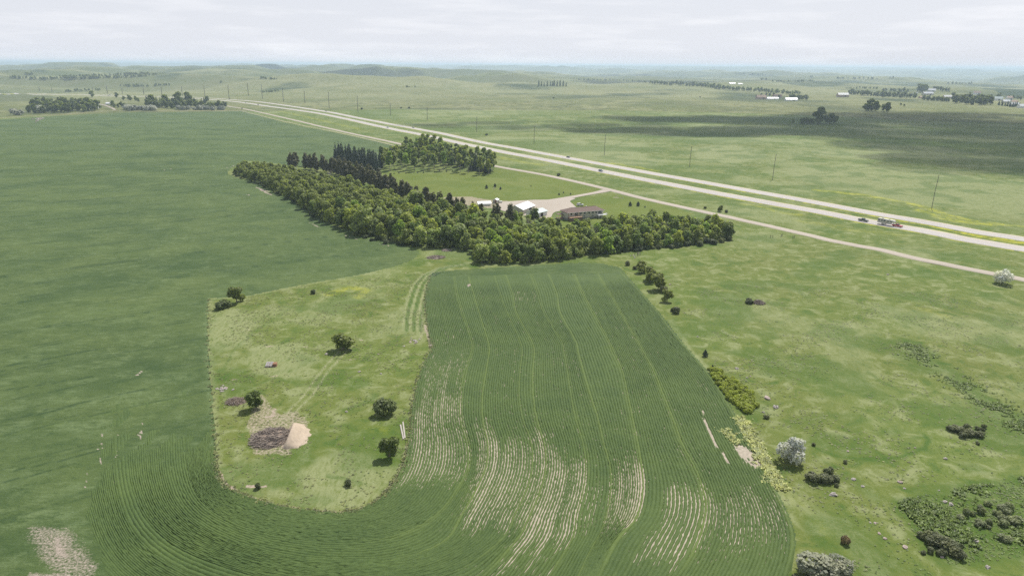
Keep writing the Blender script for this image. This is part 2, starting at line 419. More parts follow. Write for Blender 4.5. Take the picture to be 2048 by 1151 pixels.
class MB:
    """collects simple shapes into one mesh"""
    def __init__(s): s.v = []; s.f = []
    def add(s, v, f):
        b = len(s.v); s.v += [tuple(float(q) for q in p) for p in v]; s.f += [tuple(b + i for i in q) for q in f]; return s
    def box(s, c, d, rz=0.0, taper=1.0):
        x, y, z = d[0] / 2, d[1] / 2, d[2] / 2; vs = []
        for zz, t in ((-z, 1), (z, taper)):
            for xx, yy in ((-x, -y), (x, -y), (x, y), (-x, y)):
                a, b_ = xx * t, yy * t
                vs.append((c[0] + a * cos(rz) - b_ * sin(rz), c[1] + a * sin(rz) + b_ * cos(rz), c[2] + zz))
        return s.add(vs, [(0, 3, 2, 1), (4, 5, 6, 7), (0, 1, 5, 4), (1, 2, 6, 5), (2, 3, 7, 6), (3, 0, 4, 7)])
    def tube(s, pts, rads, n=6):
        pts = [Vector(p) for p in pts]; vs = []; fs = []
        for i, p in enumerate(pts):
            d = (pts[min(i + 1, len(pts) - 1)] - pts[max(i - 1, 0)]).normalized()
            a = d.orthogonal().normalized(); b = d.cross(a)
            for k in range(n):
                t = 2 * pi * k / n
                vs.append(p + (a * cos(t) + b * sin(t)) * rads[i])
        for i in range(len(pts) - 1):
            for k in range(n):
                fs.append((i * n + k, i * n + (k + 1) % n, (i + 1) * n + (k + 1) % n, (i + 1) * n + k))
        fs.append(tuple(range(n))[::-1]); fs.append(tuple((len(pts) - 1) * n + k for k in range(n)))
        return s.add(vs, fs)
    def prism(s, prof, y0, y1, inset=None):
        """side profile (x, z) drawn across the width"""
        n = len(prof)
        ins = inset or [0] * n
        vs = [(p[0], y0 + i_, p[1]) for p, i_ in zip(prof, ins)] + [(p[0], y1 - i_, p[1]) for p, i_ in zip(prof, ins)]
        fs = [tuple(range(n))[::-1], tuple(range(n, 2 * n))] + [(i, (i + 1) % n, n + (i + 1) % n, n + i) for i in range(n)]
        return s.add(vs, fs)
    def build(s, name, material, parent=None, bevel=0.0, smooth_=False):
        me = bpy.data.meshes.new(name); me.from_pydata(s.v, [], s.f); me.update()
        me.materials.append(material)
        if smooth_:
            for p in me.polygons: p.use_smooth = True
        o = link(name, me, parent)
        if bevel:
            md = o.modifiers.new('edges', 'BEVEL'); md.width = bevel; md.segments = 2; md.limit_method = 'ANGLE'
        return o

rng = np.random.default_rng(7)
random.seed(7)
# ------------------------------------------------------------------ ground: one sheet to the horizon, split along field edges
def px_world(pts): return FL(pts)
INNER = [(860, 552), (851, 587), (852, 625), (860, 680), (862, 697), (842, 740), (829, 790), (822, 835), (817, 885), (805, 930), (785, 968),
         (750, 1003), (690, 1024), (620, 1022), (540, 1007), (480, 987), (446, 966), (433, 930), (429, 850), (417, 700), (417, 600)]
RIGHT = [(1245, 540), (1288, 590), (1322, 628), (1366, 685), (1385, 706), (1415, 742), (1447, 785), (1475, 835), (1503, 885), (1530, 935),
         (1556, 985), (1580, 1035), (1592, 1085), (1575, 1165)]
crop_px = ([(-500, 262), (-300, 252), (0, 239), (47, 236), (131, 231.5), (234, 227), (400, 224), (478, 222.5), (500, 226), (578, 247.5), (681, 267.5), (794, 294.5),
            (760, 312), (690, 326), (600, 334), (570, 330), (500, 322), (470, 332), (455, 346), (470, 354), (520, 368), (560, 388), (600, 412),
            (640, 438), (700, 463), (760, 479), (800, 488), (832, 497), (836, 508), (820, 522), (760, 540), (700, 553), (640, 563), (560, 578),
            (490, 592), (425, 596)] + INNER[::-1] + [(880, 543), (960, 537), (1050, 531), (1180, 525), (1222, 531)] + RIGHT
           + [(1500, 1400), (1300, 1700), (800, 1900), (-900, 1800), (-1500, 1000), (-900, 350)])
CROP = catmull(FL(crop_px), 4)
LAWN = FL([(762, 345), (830, 347), (900, 346), (985, 341), (992, 333.5), (1060, 346), (1120, 358), (1180, 371), (1214, 379), (1204, 386), (1150, 396), (1090, 401),
           (1000, 402), (930, 398), (870, 394), (800, 378)])
LAWN2 = FL([(1148, 402), (1172, 393), (1225, 386), (1300, 402), (1350, 414), (1385, 428), (1340, 440), (1200, 448), (1110, 455), (1112, 430)])

az = np.concatenate([np.radians(np.arange(-46, 46.01, 0.15))])
coarse = np.radians(np.arange(46 + 4, 314 - 3.9, 4.0))
az = np.concatenate([az, coarse])                     # measured from +Y towards +X
rad = [8.0, 30.0, 55.0, 75.0]
while rad[-1] < 45000:
    r = rad[-1]; rad.append(r * (1.0046 if r < 330 else 1.0065 if r < 1600 else 1.017))
rad = np.array(rad)
AZ, RR = np.meshgrid(az, rad)
GX = RR * np.sin(AZ); GY = RR * np.cos(AZ)
nA, nR = len(az), len(rad)
GZ = height(GX, GY)
gv = np.stack([GX, GY, GZ], -1).reshape(-1, 3)
ii = np.arange(nR * nA).reshape(nR, nA)
nxt = np.roll(ii, -1, axis=1)
quads = np.stack([ii[:-1], nxt[:-1], nxt[1:], ii[1:]], -1).reshape(-1, 4)[:, ::-1]
gx, gy = gv[:, 0], gv[:, 1]
gr = np.hypot(gx, gy)
mask = np.zeros((len(gv), 4), np.float32)

def paint(ch, pts, width, strength=1.0, soft=0.6, wob=0.0, world_pts=False, closed=False, crop_only=False):
    """colour put on the ground cover: worn tracks, weeds, bare spots, pale sunlit stripes"""
    p = np.asarray(pts) if world_pts else FL(pts)
    mrg = width * 2 + 4
    sel = (gx > p[:, 0].min() - mrg) & (gx < p[:, 0].max() + mrg) & (gy > p[:, 1].min() - mrg) & (gy < p[:, 1].max() + mrg)
    k = np.nonzero(sel)[0]
    if not len(k): return
    x, y = gx[k], gy[k]
    if wob:
        x = x + wob * fbm(x / (wob * 2.5 + .1), y / (wob * 2.5 + .1), 91, 3); y = y + wob * fbm(x / (wob * 2.5 + .1), y / (wob * 2.5 + .1), 95, 3)
    if closed:
        v = inside(p, x, y).astype(float) if not soft else np.where(inside(p, x, y), 1.0, 1 - smooth(0, width * soft + 0.3, dist_poly(np.vstack([p, p[:1]]), x, y)))
    else:
        v = 1 - smooth(width * (1 - soft), width, dist_poly(p, x, y))
        if crop_only: v = v * cropv[k]
    mask[k, ch] = np.maximum(mask[k, ch], v * strength) if strength > 0 else mask[k, ch] * (1 + v * strength)

# broad drifts
near = gr < 2500
kk = np.nonzero(near)[0]
f1 = fbm(gx[kk] / 34, gy[kk] / 34, 61, 4); f2 = fbm(gx[kk] / 17, gy[kk] / 17, 71, 4); f3 = fbm(gx[kk] / 90, gy[kk] / 140, 81, 4)
mask[kk, 0] = 0.62 * smooth(0.02, 0.40, f1) * smooth(-0.4, 0.3, f3) + 0.10
mask[kk, 1] = 0.75 * smooth(0.0, 0.38, f2)
cropv = inside(CROP, gx, gy); mask[cropv, :2] *= 0.10
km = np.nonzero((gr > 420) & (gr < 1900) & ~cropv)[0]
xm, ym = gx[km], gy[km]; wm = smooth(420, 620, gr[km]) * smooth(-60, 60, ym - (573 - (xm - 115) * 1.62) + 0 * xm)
mask[km, 0] = np.maximum(mask[km, 0], wm * 0.95 * smooth(-0.02, 0.30, fbm(xm / 95, ym / 70, 141, 5)))  # sunlit streaks of the middle prairie, put into the grass colour as pale drifts
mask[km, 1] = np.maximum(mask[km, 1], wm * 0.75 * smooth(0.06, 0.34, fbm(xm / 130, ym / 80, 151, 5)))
kk = np.nonzero(gr >= 1200)[0]
xs, ys = gx[kk], gy[kk]
w = smooth(1200, 2500, gr[kk])
pf = fbm(xs / 420, ys / 300, 101, 5); pd = fbm(xs / 260, ys / 420, 111, 5)
mask[kk, 0] = mask[kk, 0] * (1 - w) + w * (0.45 + 0.55 * smooth(-0.2, 0.4, pf))
mask[kk, 1] = mask[kk, 1] * (1 - w) + w * (0.9 * smooth(0.18, 0.5, pd))
# scrub in the draws of the far hills
slope_dark = 0.6 * smooth(0.02, 0.24, fbm(xs / 420, ys / 900, 131, 5)) * smooth(2600, 5200, gr[kk])
mask[kk, 1] = np.maximum(mask[kk, 1], slope_dark)
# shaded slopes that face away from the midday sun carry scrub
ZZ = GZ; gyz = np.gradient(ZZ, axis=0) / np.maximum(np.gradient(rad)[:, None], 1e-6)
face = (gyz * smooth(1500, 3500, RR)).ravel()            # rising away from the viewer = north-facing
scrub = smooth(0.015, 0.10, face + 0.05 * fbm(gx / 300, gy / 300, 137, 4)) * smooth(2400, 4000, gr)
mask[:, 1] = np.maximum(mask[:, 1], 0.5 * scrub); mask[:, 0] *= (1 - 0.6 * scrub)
# the grass island: ruts, pale patches, weeds
for off in (0, 14):
    paint(2, [(560 + off, 840), (608 + off * 1.2, 790), (640 + off, 745), (660 + off * 1.1, 722), (690 + off, 690)], 0.6, 0.52, 0.8)
    paint(0, [(560 + off, 840), (608 + off * 1.2, 790), (640 + off, 745), (660 + off * 1.1, 722), (690 + off, 690)], 0.9, 1.0, 0.8)
    paint(2, [(600 + off, 760), (612 + off, 735), (630 + off, 705), (640 + off, 690), (620 + off, 675)], 0.40, 0.40, 0.6)
for k in range(6):
    paint(2, [(806 + k * 7, 660), (808 + k * 7, 630), (815 + k * 7, 600), (826 + k * 6.5, 570), (845 + k * 5, 550), (880 + k * 3, 535), (930, 526 + k)], 0.7, 0.40, 0.7, 0.2)
    paint(k % 2, [(806 + k * 7, 662), (808 + k * 7, 630), (815 + k * 7, 600), (826 + k * 6.5, 570), (845 + k * 5, 550), (880 + k * 3, 535), (930, 526 + k)], 0.9, 1.3, 0.7)
paint(2, [(840, 680), (846, 650), (843, 620), (846, 590)], 2.0, 0.40, 0.9, 0.8)
paint(2, [(862, 700), (858, 680), (850, 650)], 1.0, 0.6, 0.8, 0.5)
paint(0, [(418, 600), (417, 700), (428, 850), (433, 930), (446, 966)], 2.2, 0.9, 0.9, 0.6)
paint(0, [(760, 541), (700, 554), (640, 564), (560, 579), (490, 593), (425, 597)], 1.6, 1.0, 0.9, 0.6)
paint(2, [(446, 966), (480, 988), (540, 1008), (620, 1023), (690, 1025), (750, 1004), (785, 969), (805, 931), (817, 886)], 1.15, 0.50, 0.8, 0.9)
paint(2, [(434, 945), (446, 967), (470, 984)], 1.5, 0.75, 0.8, 0.5)
paint(2, [(620, 1022), (690, 1024)], 1.3, 0.55, 0.8, 0.5); paint(2, [(775, 985), (800, 950), (812, 915)], 1.2, 0.6, 0.8, 0.5)
paint(0, [(425, 640), (470, 620), (500, 650), (480, 690), (440, 700), (425, 690)], 5, 0.95, 1, 3, closed=True)
paint(2, [(465, 650), (490, 655), (500, 670)], 2.6, 0.40, 1, 1.5)
paint(0, [(520, 700), (590, 690), (620, 720), (600, 760), (540, 750), (505, 725)], 4, 0.9, 1, 3, closed=True)
paint(0, [(600, 950), (690, 900), (740, 915), (760, 960), (720, 1000), (640, 1005)], 3, 1.0, 1, 2.5, closed=True)
paint(0, [(450, 960), (480, 930), (470, 900)], 3, 0.9, 1, 2)
paint(0, [(560, 985), (640, 1012), (720, 1005), (770, 960)], 2.5, 1.0, 1, 1.5)
paint(1, [(690, 820), (740, 800), (750, 790)], 2.2, 0.95, 1, 1.2); paint(1, [(660, 852), (700, 850)], 1.6, 0.9, 1, 1)
paint(1, [(500, 960), (560, 955), (545, 975)], 2.0, 0.9, 1, 1); paint(1, [(660, 950), (720, 965)], 1.5, 0.9, 1, 1)
paint(1, [(520, 765), (560, 755), (600, 770)], 1.6, 0.8, 1, 1)
paint(3, [(660, 590), (700, 575), (735, 580), (720, 592)], 3.5, 0.55, 1, 2); paint(3, [(745, 855), (775, 860)], 2.5, 0.35, 1, 2)
paint(2, [(520, 790), (500, 845), (515, 905), (575, 908), (585, 885), (612, 886), (616, 850), (590, 825), (555, 830)], 1.8, 0.50, 0.8, 0.9, closed=True)
paint(2, [(520, 838), (545, 832), (551, 818)], 0.8, 0.7, 0.8, 0.3); paint(2, [(495, 972), (530, 972)], 1.0, 0.8, 0.9, 0.5)
for (x, y, w_) in [(610, 694, .8), (540, 692, 1.0), (548, 752, .9), (470, 758, .7), (725, 680, .6), (705, 718, .8), (680, 700, .5), (815, 545, .9), (600, 580, .6)]:
    paint(2, [(x - 5, y + 1), (x + 6, y - 1)], w_, 0.7, 0.9, 0.4)
paint(1, [(430, 770), (470, 700), (500, 670), (560, 630), (600, 600)], 1.2, 0.6, 0.9, 1.0)
paint(1, [(640, 760), (700, 735), (770, 700), (830, 650)], 1.6, 0.5, 0.9, 1.0)
# the crop field: thin strips and damaged spots
for (x, y, dx, dy, w_) in [(330, 340, 12, -2, 1.2), (455, 335, 16, -4, 1.6), (520, 378, 22, 12, 1.6), (510, 374, 30, 10, 1.0), (488, 389, 10, 1, 1.2), (620, 445, 26, 12, .8), (690, 470, 30, 10, .8), (755, 486, 22, 5, .7),
                           (560, 1045, 10, 3, .5), (575, 1075, 28, 4, .9), (700, 1085, 16, 2, .35), (275, 750, 8, -8, .7), (936, 572, 4, -4, 1.4), (1205, 561, 6, 1, .8), (1180, 555, 5, 2, .7), (1400, 825, 1, 4, .3), (230, 960, 1, 6, .5)]:
    paint(2, [(x, y), (x + dx, y + dy)], w_, 0.85, 0.9, w_ * 0.6)
paint(2, [(75, 1055), (110, 1068), (132, 1088), (148, 1112), (175, 1140), (140, 1135), (105, 1115), (75, 1078)], 5.0, 0.50, 1.0, 2.0, closed=True)
paint(2, [(108, 1078), (122, 1090), (134, 1112), (112, 1108)], 2.0, 0.62, 1.0, 1.2, closed=True)
paint(2, [(165, 1150), (190, 1165), (40, 1165), (60, 1148)], 1.0, 0.55, 1.0, 1.0, closed=True)
for (x, y0, y1) in [(205, 865, 930), (236, 870, 915), (285, 845, 880), (278, 865, 872), (175, 940, 975), (200, 880, 900)]:
    paint(2, [(x, y0), (x - 2, (y0 + y1) / 2), (x - 4, y1)], 0.28, 0.75, 0.8, 0.3)
for (a, b_) in [((0, 671), (130, 645)), ((0, 608), (80, 597)), ((0, 742), (240, 700)), ((0, 733), (230, 690)), ((90, 820), (300, 775)), ((210, 640), (300, 624)), ((0, 840), (150, 812)), ((0, 965), (160, 925)), ((0, 780), (230, 745)), ((30, 940), (200, 900))]:
    mid = ((a[0] + b_[0]) / 2, (a[1] + b_[1]) / 2 + 2)
    paint(1, [a, mid, b_], 0.55, 0.75, 0.8, 0.3)
d0 = np.array(flat_at(300, 690)) - np.array(flat_at(0, 742)); d0 /= np.linalg.norm(d0); nrm0 = np.array([-d0[1], d0[0]])
for k in range(-3, 26):
    c0 = np.array(flat_at(60, 800)) + nrm0 * (k * 21.0 + rng.normal(0, 1.5))
    for off in (0, 2.4):
        l0 = [c0 + d0 * q + nrm0 * (off + 3.5 * math.sin(q / 160.0 + .4)) for q in np.linspace(-260 + rng.random() * 140, 60 + rng.random() * 150, 14)]
        paint(1, l0, 0.5 + 0.0012 * abs(k) * 21, 0.25 + 0.35 * rng.random(), 0.8, 0.3, True, False, True)
for k in range(30):      # seeding overlaps and skips show as thin pale lines
    c0 = np.array(flat_at(60, 800)) + nrm0 * rng.uniform(-60, 560) + d0 * rng.uniform(-160, 120)
    l0 = [c0 + d0 * q for q in np.linspace(0, rng.uniform(25, 90), 5)]
    paint(3, l0, 0.6, 0.4, 0.8, 0.3, True, False, True)
paint(3, [(494, 232), (578, 253), (681, 273), (760, 290)], 2.0, 0.15, 0.9, 1)
for k in range(150):
    y_ = 240 + 800 * rng.random() ** 1.3; x_ = rng.uniform(-60, 500 if y_ < 330 else 430 if y_ > 600 else 560)
    ws_ = (y_ - 130) / 420
    paint(0, [(x_ - 16 * ws_, y_ + 3 * ws_), (x_ + 16 * ws_, y_ - 2 * ws_)], rng.uniform(1.6, 5.5), rng.uniform(.35, .8), 1, 2.5, False, False, True)
for (x, y) in [(540, 650), (150, 640), (170, 625), (260, 640), (100, 560), (300, 560), (60, 480), (350, 480), (200, 420), (430, 420), (330, 300), (250, 280)]:
    paint(0, [(x - 30, y + 4), (x + 30, y - 3)], 7, 0.45, 1, 5)
# the right pasture
paint(1, [(1830, 700), (1880, 730), (1930, 765), (1980, 800), (2048, 850)], 5.5, 0.95, 0.9, 3); paint(0, [(1810, 690), (1860, 725), (1920, 770), (1990, 815), (2060, 860)], 4.0, 0.9, 0.9, 2)
paint(1, [(1950, 800), (2048, 830), (2048, 900), (1960, 880)], 3, 0.85, 1, 3, closed=True)
paint(1, [(1800, 1000), (1900, 980), (2048, 960), (2060, 1100), (1900, 1120), (1830, 1060)], 3, 0.9, 1, 3, closed=True)
paint(1, [(1580, 850), (1660, 830), (1720, 830), (1700, 860)], 4, 0.5, 1, 2); paint(1, [(1620, 970), (1700, 950), (1760, 1000)], 3, 0.6, 1, 2)
ring = [(1740 + 118 * cos(t), 880 + 36 * sin(t)) for t in np.linspace(-0.4, 2.9, 18)]
paint(1, ring, 1.1, 1.3, 0.9, 0.6)
paint(1, [(1735, 740), (1760, 760), (1800, 778), (1860, 790)], 1.3, 0.7, 0.9, 1); paint(1, [(1690, 720), (1705, 740), (1690, 760), (1650, 765)], 1.0, 0.5, 0.9, 1)
paint(0, [(1540, 960), (1600, 1010), (1680, 1060), (1740, 1120), (1800, 1200)], 4.5, 0.8, 1, 2); paint(3, [(1560, 970), (1640, 1045), (1690, 1110)], 2.5, 0.10, 1, 1)
paint(0, [(1340, 640), (1380, 700), (1420, 745)], 2.2, 0.9, 0.9, 0.8); paint(0, [(1480, 840), (1530, 930), (1580, 1000)], 3.0, 0.9, 0.9, 0.8)
paint(0, [(1750, 610), (1900, 640), (2048, 650), (2048, 690), (1850, 670)], 6, 0.7, 1, 4, closed=True)
for k in range(26):
    x, y = 1500 + rng.random() * 548, 600 + rng.random() * 520
    paint(int(rng.integers(0, 2)), [(x - 12, y), (x + 14, y + rng.normal(0, 4))], 1.2 + 2.2 * rng.random(), 0.7, 1, 1.5)
# bare end of the rows at the right-hand edge of the field
paint(2, [(1473, 893), (1490, 888), (1510, 905), (1524, 932), (1500, 925), (1478, 908)], 0.5, 1.0, 0.9, 0.4, closed=True)
# verges: yellow blossom and dry grass
paint(3, [(1100, 310), (1180, 322), (1260, 332), (1310, 341)], 6, 0.75, 1, 4); paint(3, [(1640, 381), (1740, 392), (1840, 412), (1900, 430), (1960, 445), (2048, 452)], 5.5, 0.85, 1, 4)
paint(3, [(1840, 420), (1900, 440), (1980, 450)], 6, 0.8, 1, 4); paint(3, [(1490, 408), (1560, 424), (1600, 430)], 5, 0.5, 1, 4); paint(3, [(880, 290), (960, 306), (1010, 318), (1080, 330)], 9, 0.45, 1, 5)
paint(3, [(520, 216), (560, 222), (640, 240), (720, 258)], 10, 0.40, 1, 5); paint(3, [(1600, 440), (1700, 458), (1800, 470)], 7, 0.25, 1, 4); paint(3, [(900, 268), (1000, 290), (1070, 306)], 3, 0.5, 1, 2)
paint(3, [(1850, 620), (1900, 640)], 4, 0.2, 1, 3); paint(0, [(1350, 430), (1480, 470), (1530, 480)], 6, 0.6, 1, 3)
# hummocks and painted sunlit stripes beyond the highway
paint(0, [(1390, 300), (1440, 293), (1500, 300), (1520, 312), (1470, 325), (1410, 318)], 12, 1.0, 1, 8, closed=True)
paint(2, [(1060, 286), (1085, 283), (1108, 287)], 3.5, 0.42, 1, 3)
paint(0, [(1700, 330), (1900, 345), (2048, 380), (2048, 430), (1800, 400), (1600, 360)], 15, 0.8, 1, 8, closed=True)
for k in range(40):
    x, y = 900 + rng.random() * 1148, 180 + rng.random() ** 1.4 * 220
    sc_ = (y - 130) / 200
    paint(int(rng.integers(0, 2)), [(x - 60 * sc_, y), (x + 70 * sc_, y + rng.normal(0, 3))], 8 + 14 * rng.random(), 0.75, 1, 8)  # the pale strokes stand for sunlit stripes, painted into the ground colour
for ln in ([(1230, 291), (1290, 264), (1400, 262)], [(1050, 262), (1180, 264), (1350, 262)], [(1640, 352), (1760, 332), (1850, 320)], [(1500, 287), (1640, 276), (1750, 275)], [(1720, 345), (1850, 336), (2048, 352)]):
    paint(1, ln, 2.2, 0.9, 0.8, 2)
for k in range(60):
    x, y = 950 + rng.random() * 1098, 265 + rng.random() * 190
    paint(int(rng.integers(0, 2)), [(x - 18, y - 2), (x + 20, y + rng.normal(1, 3))], 2.0 + 4 * rng.random(), 0.75, 1, 3)
# farmyard wear
paint(2, [(880, 395), (930, 392), (985, 400), (1080, 408), (1060, 424), (940, 412)], 2, 0.55, 1, 2, closed=True)
paint(2, [(1165, 378), (1180, 392)], 0.1, 0.0); paint(2, [(1226, 394), (1244, 396)], 2.0, 0.8, 1, 1); paint(2, [(1260, 424), (1275, 424)], 1.6, 0.7, 1, 1); paint(2, [(980, 375), (1002, 378)], 1.3, 0.7, 1, 1)
paint(2, [(784, 348), (840, 346), (908, 344)], 0.8, 0.30, 1, 0.5)
paint(0, [(770, 365), (840, 372), (920, 378), (1000, 380)], 8, 0.25, 1, 4)
# far cropland
def far_field(pts, ch, s): paint(ch, PL(pts)[:, :2], 6, s, 0, 0, True, True)
far_field([(1960, 177), (2100, 176), (2120, 197), (2000, 190)], 1, 1.2); far_field([(1560, 164), (1700, 160), (1800, 170), (1620, 174)], 1, 0.9)
far_field([(-40, 172), (-40, 205), (60, 203), (120, 196), (30, 186)], 1, 0.6)

fc = gv[quads].mean(1)
in_crop = inside(CROP, fc[:, 0], fc[:, 1])
in_lawn = (inside(LAWN, fc[:, 0], fc[:, 1]) | inside(LAWN2, fc[:, 0], fc[:, 1])) & ~in_crop
def region(name, sel, m_):
    f = quads[sel]; u, inv = np.unique(f, return_inverse=True)
    o = link(name, mesh_np(name, gv[u], inv.reshape(f.shape), m_, True, None, {'mask': mask[u]}))
    o['kind'] = 'structure'; return o
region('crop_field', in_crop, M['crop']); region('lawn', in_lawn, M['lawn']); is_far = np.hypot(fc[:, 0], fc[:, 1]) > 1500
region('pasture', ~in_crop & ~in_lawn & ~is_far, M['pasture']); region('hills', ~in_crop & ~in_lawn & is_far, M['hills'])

# ------------------------------------------------------------------ crop rows in the near part of the field
G = [INNER,
 [(908,552),(913,587),(924,625),(943,680),(944,703),(931,740),(923,785),(922,835),(936,885),(938,930),(918,975),(880,1025),(815,1065),(720,1085),(590,1078),(480,1050),(405,1005),(375,940),(368,850),(362,700),(365,600)],
 [(935,552),(945,587),(956,625),(973,680),(976,703),(970,740),(963,785),(962,835),(972,885),(969,930),(950,975),(922,1025),(880,1085),(770,1120),(610,1118),(470,1085),(375,1030),(335,955),(328,850),(322,700),(330,600)],
 [(990,550),(1002,587),(1016,625),(1041,680),(1046,703),(1042,740),(1040,785),(1047,835),(1065,885),(1067,930),(1057,975),(1034,1025),(1000,1085),(880,1155),(650,1175),(450,1135),(320,1070),(265,980),(254,860),(254,700),(266,600)],
 [(1010,549),(1023,587),(1031,625),(1060,680),(1066,703),(1063,740),(1063,785),(1070,835),(1085,885),(1089,930),(1079,975),(1059,1025),(1020,1090),(910,1180),(660,1207),(430,1165),(293,1092),(238,992),(226,862),(228,700),(242,600)],
 [(1062,548),(1076,587),(1088,625),(1123,680),(1129,703),(1136,740),(1143,785),(1153,835),(1168,885),(1174,930),(1170,975),(1157,1025),(1138,1095),(1010,1240),(720,1300),(430,1240),(240,1140),(175,1010),(165,870),(168,700),(185,600)],
 [(1095,548),(1111,587),(1117,625),(1147,680),(1153,703),(1162,740),(1176,785),(1192,835),(1204,885),(1217,930),(1219,975),(1211,1025),(1185,1090),(1060,1270),(740,1345),(420,1275),(215,1165),(150,1020),(140,870),(145,700),(165,600)],
 [(1148,548),(1165,587),(1185,625),(1215,680),(1225,703),(1242,740),(1252,785),(1262,835),(1272,885),(1280,935),(1282,980),(1268,1035),(1225,1085),(1180,1170),(1080,1270)],
 [(1195,548),(1219,587),(1240,625),(1272,680),(1284,703),(1304,740),(1322,785),(1342,835),(1360,885),(1386,935),(1402,975),(1408,1020),(1388,1090),(1340,1170),(1240,1290)],
 [(1241,543),(1284,590),(1318,628),(1362,685),(1381,706),(1411,742),(1443,785),(1471,835),(1499,885),(1526,935),(1552,985),(1576,1035),(1588,1085),(1568,1165),(1500,1290)]]
# where the stand is thin: (guide a, guide b, level from, level to, strength)
THIN = [(0.05, 1.12, 4.2, 6.2, 0.45), (0.05, 1.15, 6.0, 10.2, 0.78), (1.55, 2.3, 7.2, 11.2, 0.95), (2.1, 3.0, 8.0, 11.9, 1.0), (2.9, 4.3, 7.7, 12.0, 0.9), (4.0, 5.05, 8.9, 12.4, 1.1),
        (5.05, 6.2, 9.6, 12.0, 0.6), (6.2, 7.1, 8.9, 12.0, 1.0), (7.35, 8.1, 9.9, 12.7, 0.95), (8.05, 9.0, 10.2, 13.0, 0.55), (0.2, 1.1, 3.0, 4.3, 0.25), (6.0, 9.0, 12.0, 12.9, 0.3), (2.5, 5.0, 12.2, 12.8, 0.5), (4, 5, 1.0, 1.8, .35)]
SUB = 16
BARE = [(FL(q_), w_) for q_, w_ in (([(1484, 898), (1500, 912), (1512, 926)], 1.9), ([(1404, 820), (1412, 845), (1430, 885)], .26), ([(1430, 885), (1444, 905), (1458, 925), (1470, 945)], .2), ([(935, 574), (938, 570)], 1.0))]
row_v, row_f, row_t, nv = [], [], [], 0
soil_strips = []
for gi in range(len(G) - 1):
    n_lev = min(len(G[gi]), len(G[gi + 1])); n_lev = min(n_lev, 20)
    A = catmull(FL(G[gi][:n_lev]), SUB); B = catmull(FL(G[gi + 1][:n_lev]), SUB)
    lev = np.arange(len(A)) / SUB
    gap = np.linalg.norm(A - B, axis=1)
    nrow = max(2, int(round(np.median(gap[int(4 * SUB):int(12 * SUB)]) / 0.69)))
    for k in range(nrow):
        t = (k + 0.5) / nrow
        u = gi + t
        c = A * (1 - t) + B * t
        spacing = gap / nrow
        tang = np.gradient(c, axis=0); tang /= np.linalg.norm(tang, axis=1)[:, None] + 1e-9
        nor = np.stack([-tang[:, 1], tang[:, 0]], 1)
        s = np.concatenate([[0], np.cumsum(np.linalg.norm(np.diff(c, axis=0), axis=1))])
        rid = gi * 100 + k
        thin = np.zeros(len(c))
        for (ua, ub, la, lb, st) in THIN:
            wu = smooth(ua - 0.04, ua + 0.04, u) * smooth(ub + 0.04, ub - 0.04, u)
            if wu <= 0: continue
            sh = (vnoise(np.array([u * 9.0]), np.array([la * 3.1]), 5)[0] - 0.5) * 1.1
            thin = np.maximum(thin, wu * st * smooth(la - 0.6, la + 0.5, lev + sh) * smooth(lb + 0.35, lb - 0.7, lev + sh))
        rn = vnoise(np.array([rid * 1.37]), np.array([3.3]), 8)[0]
        nz_ = vnoise(s / 14.0, np.full(len(s), rid * 0.43), 12) * 0.65 + vnoise(s / 5.0, np.full(len(s), rid * 0.9), 13) * 0.35
        sp_ = smooth(0.74, 0.84, vnoise(s / 11.0, np.full(len(s), rid * 3.77), 14)) * 0.5
        thin = np.clip(thin * (0.12 + 0.66 * rn ** 1.4 + 0.48 * nz_), 0, 1.0)
        thin = np.maximum(thin, sp_ * smooth(13.4, 12.4, lev) * 0.4)
        bare = smooth(0.35, 0.65, smooth(4.0, 6.4, np.full(len(c), u)) * smooth(12.8, 14.4, lev) * 0.9 + smooth(16.6, 18.9, lev) * 0.8 + 0.55 * fbm(c[:, 0] / 3.0, c[:, 1] / 9.0, 17, 3)) * smooth(12.4, 13.2, lev)
        for (bp_, bw_) in BARE:
            bare = np.maximum(bare, smooth(bw_ * 1.5, bw_ * 0.5, dist_poly(bp_, c[:, 0], c[:, 1]) + 0.6 * bw_ * fbm(c[:, 0] / 1.5, c[:, 1] / 4.0, 19, 3)))
        wid = spacing * np.clip(1.13 - 0.66 * thin, 0.34, 1.13) * 0.5
        j = rng.normal(0, 1, (4, len(c)))
        hgt = 0.29 * smooth(19.1, 16.0, lev) * smooth(0.0, 1.0, lev) * (1 - smooth(12.8, 14.5, lev) * smooth(3.6, 6.2, u)) * (1 - 0.45 * np.clip(thin, 0, 1)) * (0.75 + 0.5 * vnoise(s / 1.3, np.full(len(s), rid * 1.9), 15))
        zc = height(c[:, 0], c[:, 1])
        cols_ = []
        for q, (o_, z_) in enumerate(((-1.0, 0.01), (-0.42, 1.0), (0.42, 1.0), (1.0, 0.01))):
            off = wid * o_ + j[q] * 0.055
            cols_.append(np.stack([c[:, 0] + nor[:, 0] * off, c[:, 1] + nor[:, 1] * off, zc + 0.015 - 0.45 * bare + hgt * z_ * (1 + 0.25 * j[(q + 1) % 4] * (z_ > .5))], 1))
        L = len(c)
        row_v.append(np.stack(cols_, 1).reshape(-1, 3))
        edge = max(smooth(0.10, 0.0, t), smooth(0.94, 1.0, t)) if gi > 0 else smooth(0.95, 1.0, t)
        row_t.append(np.repeat(np.clip(edge * 0.55 * smooth(13.2, 12.0, lev) + 0.25 * thin + 0.12 * rn, 0, 1), 4))
        base = nv + np.arange(L - 1) * 4
        for q in range(3):
            row_f.append(np.stack([base + q, base + q + 4, base + q + 5, base + q + 1], 1)[:, ::-1])
        nv += 4 * L
    # the soil the rows stand in
    K = 3
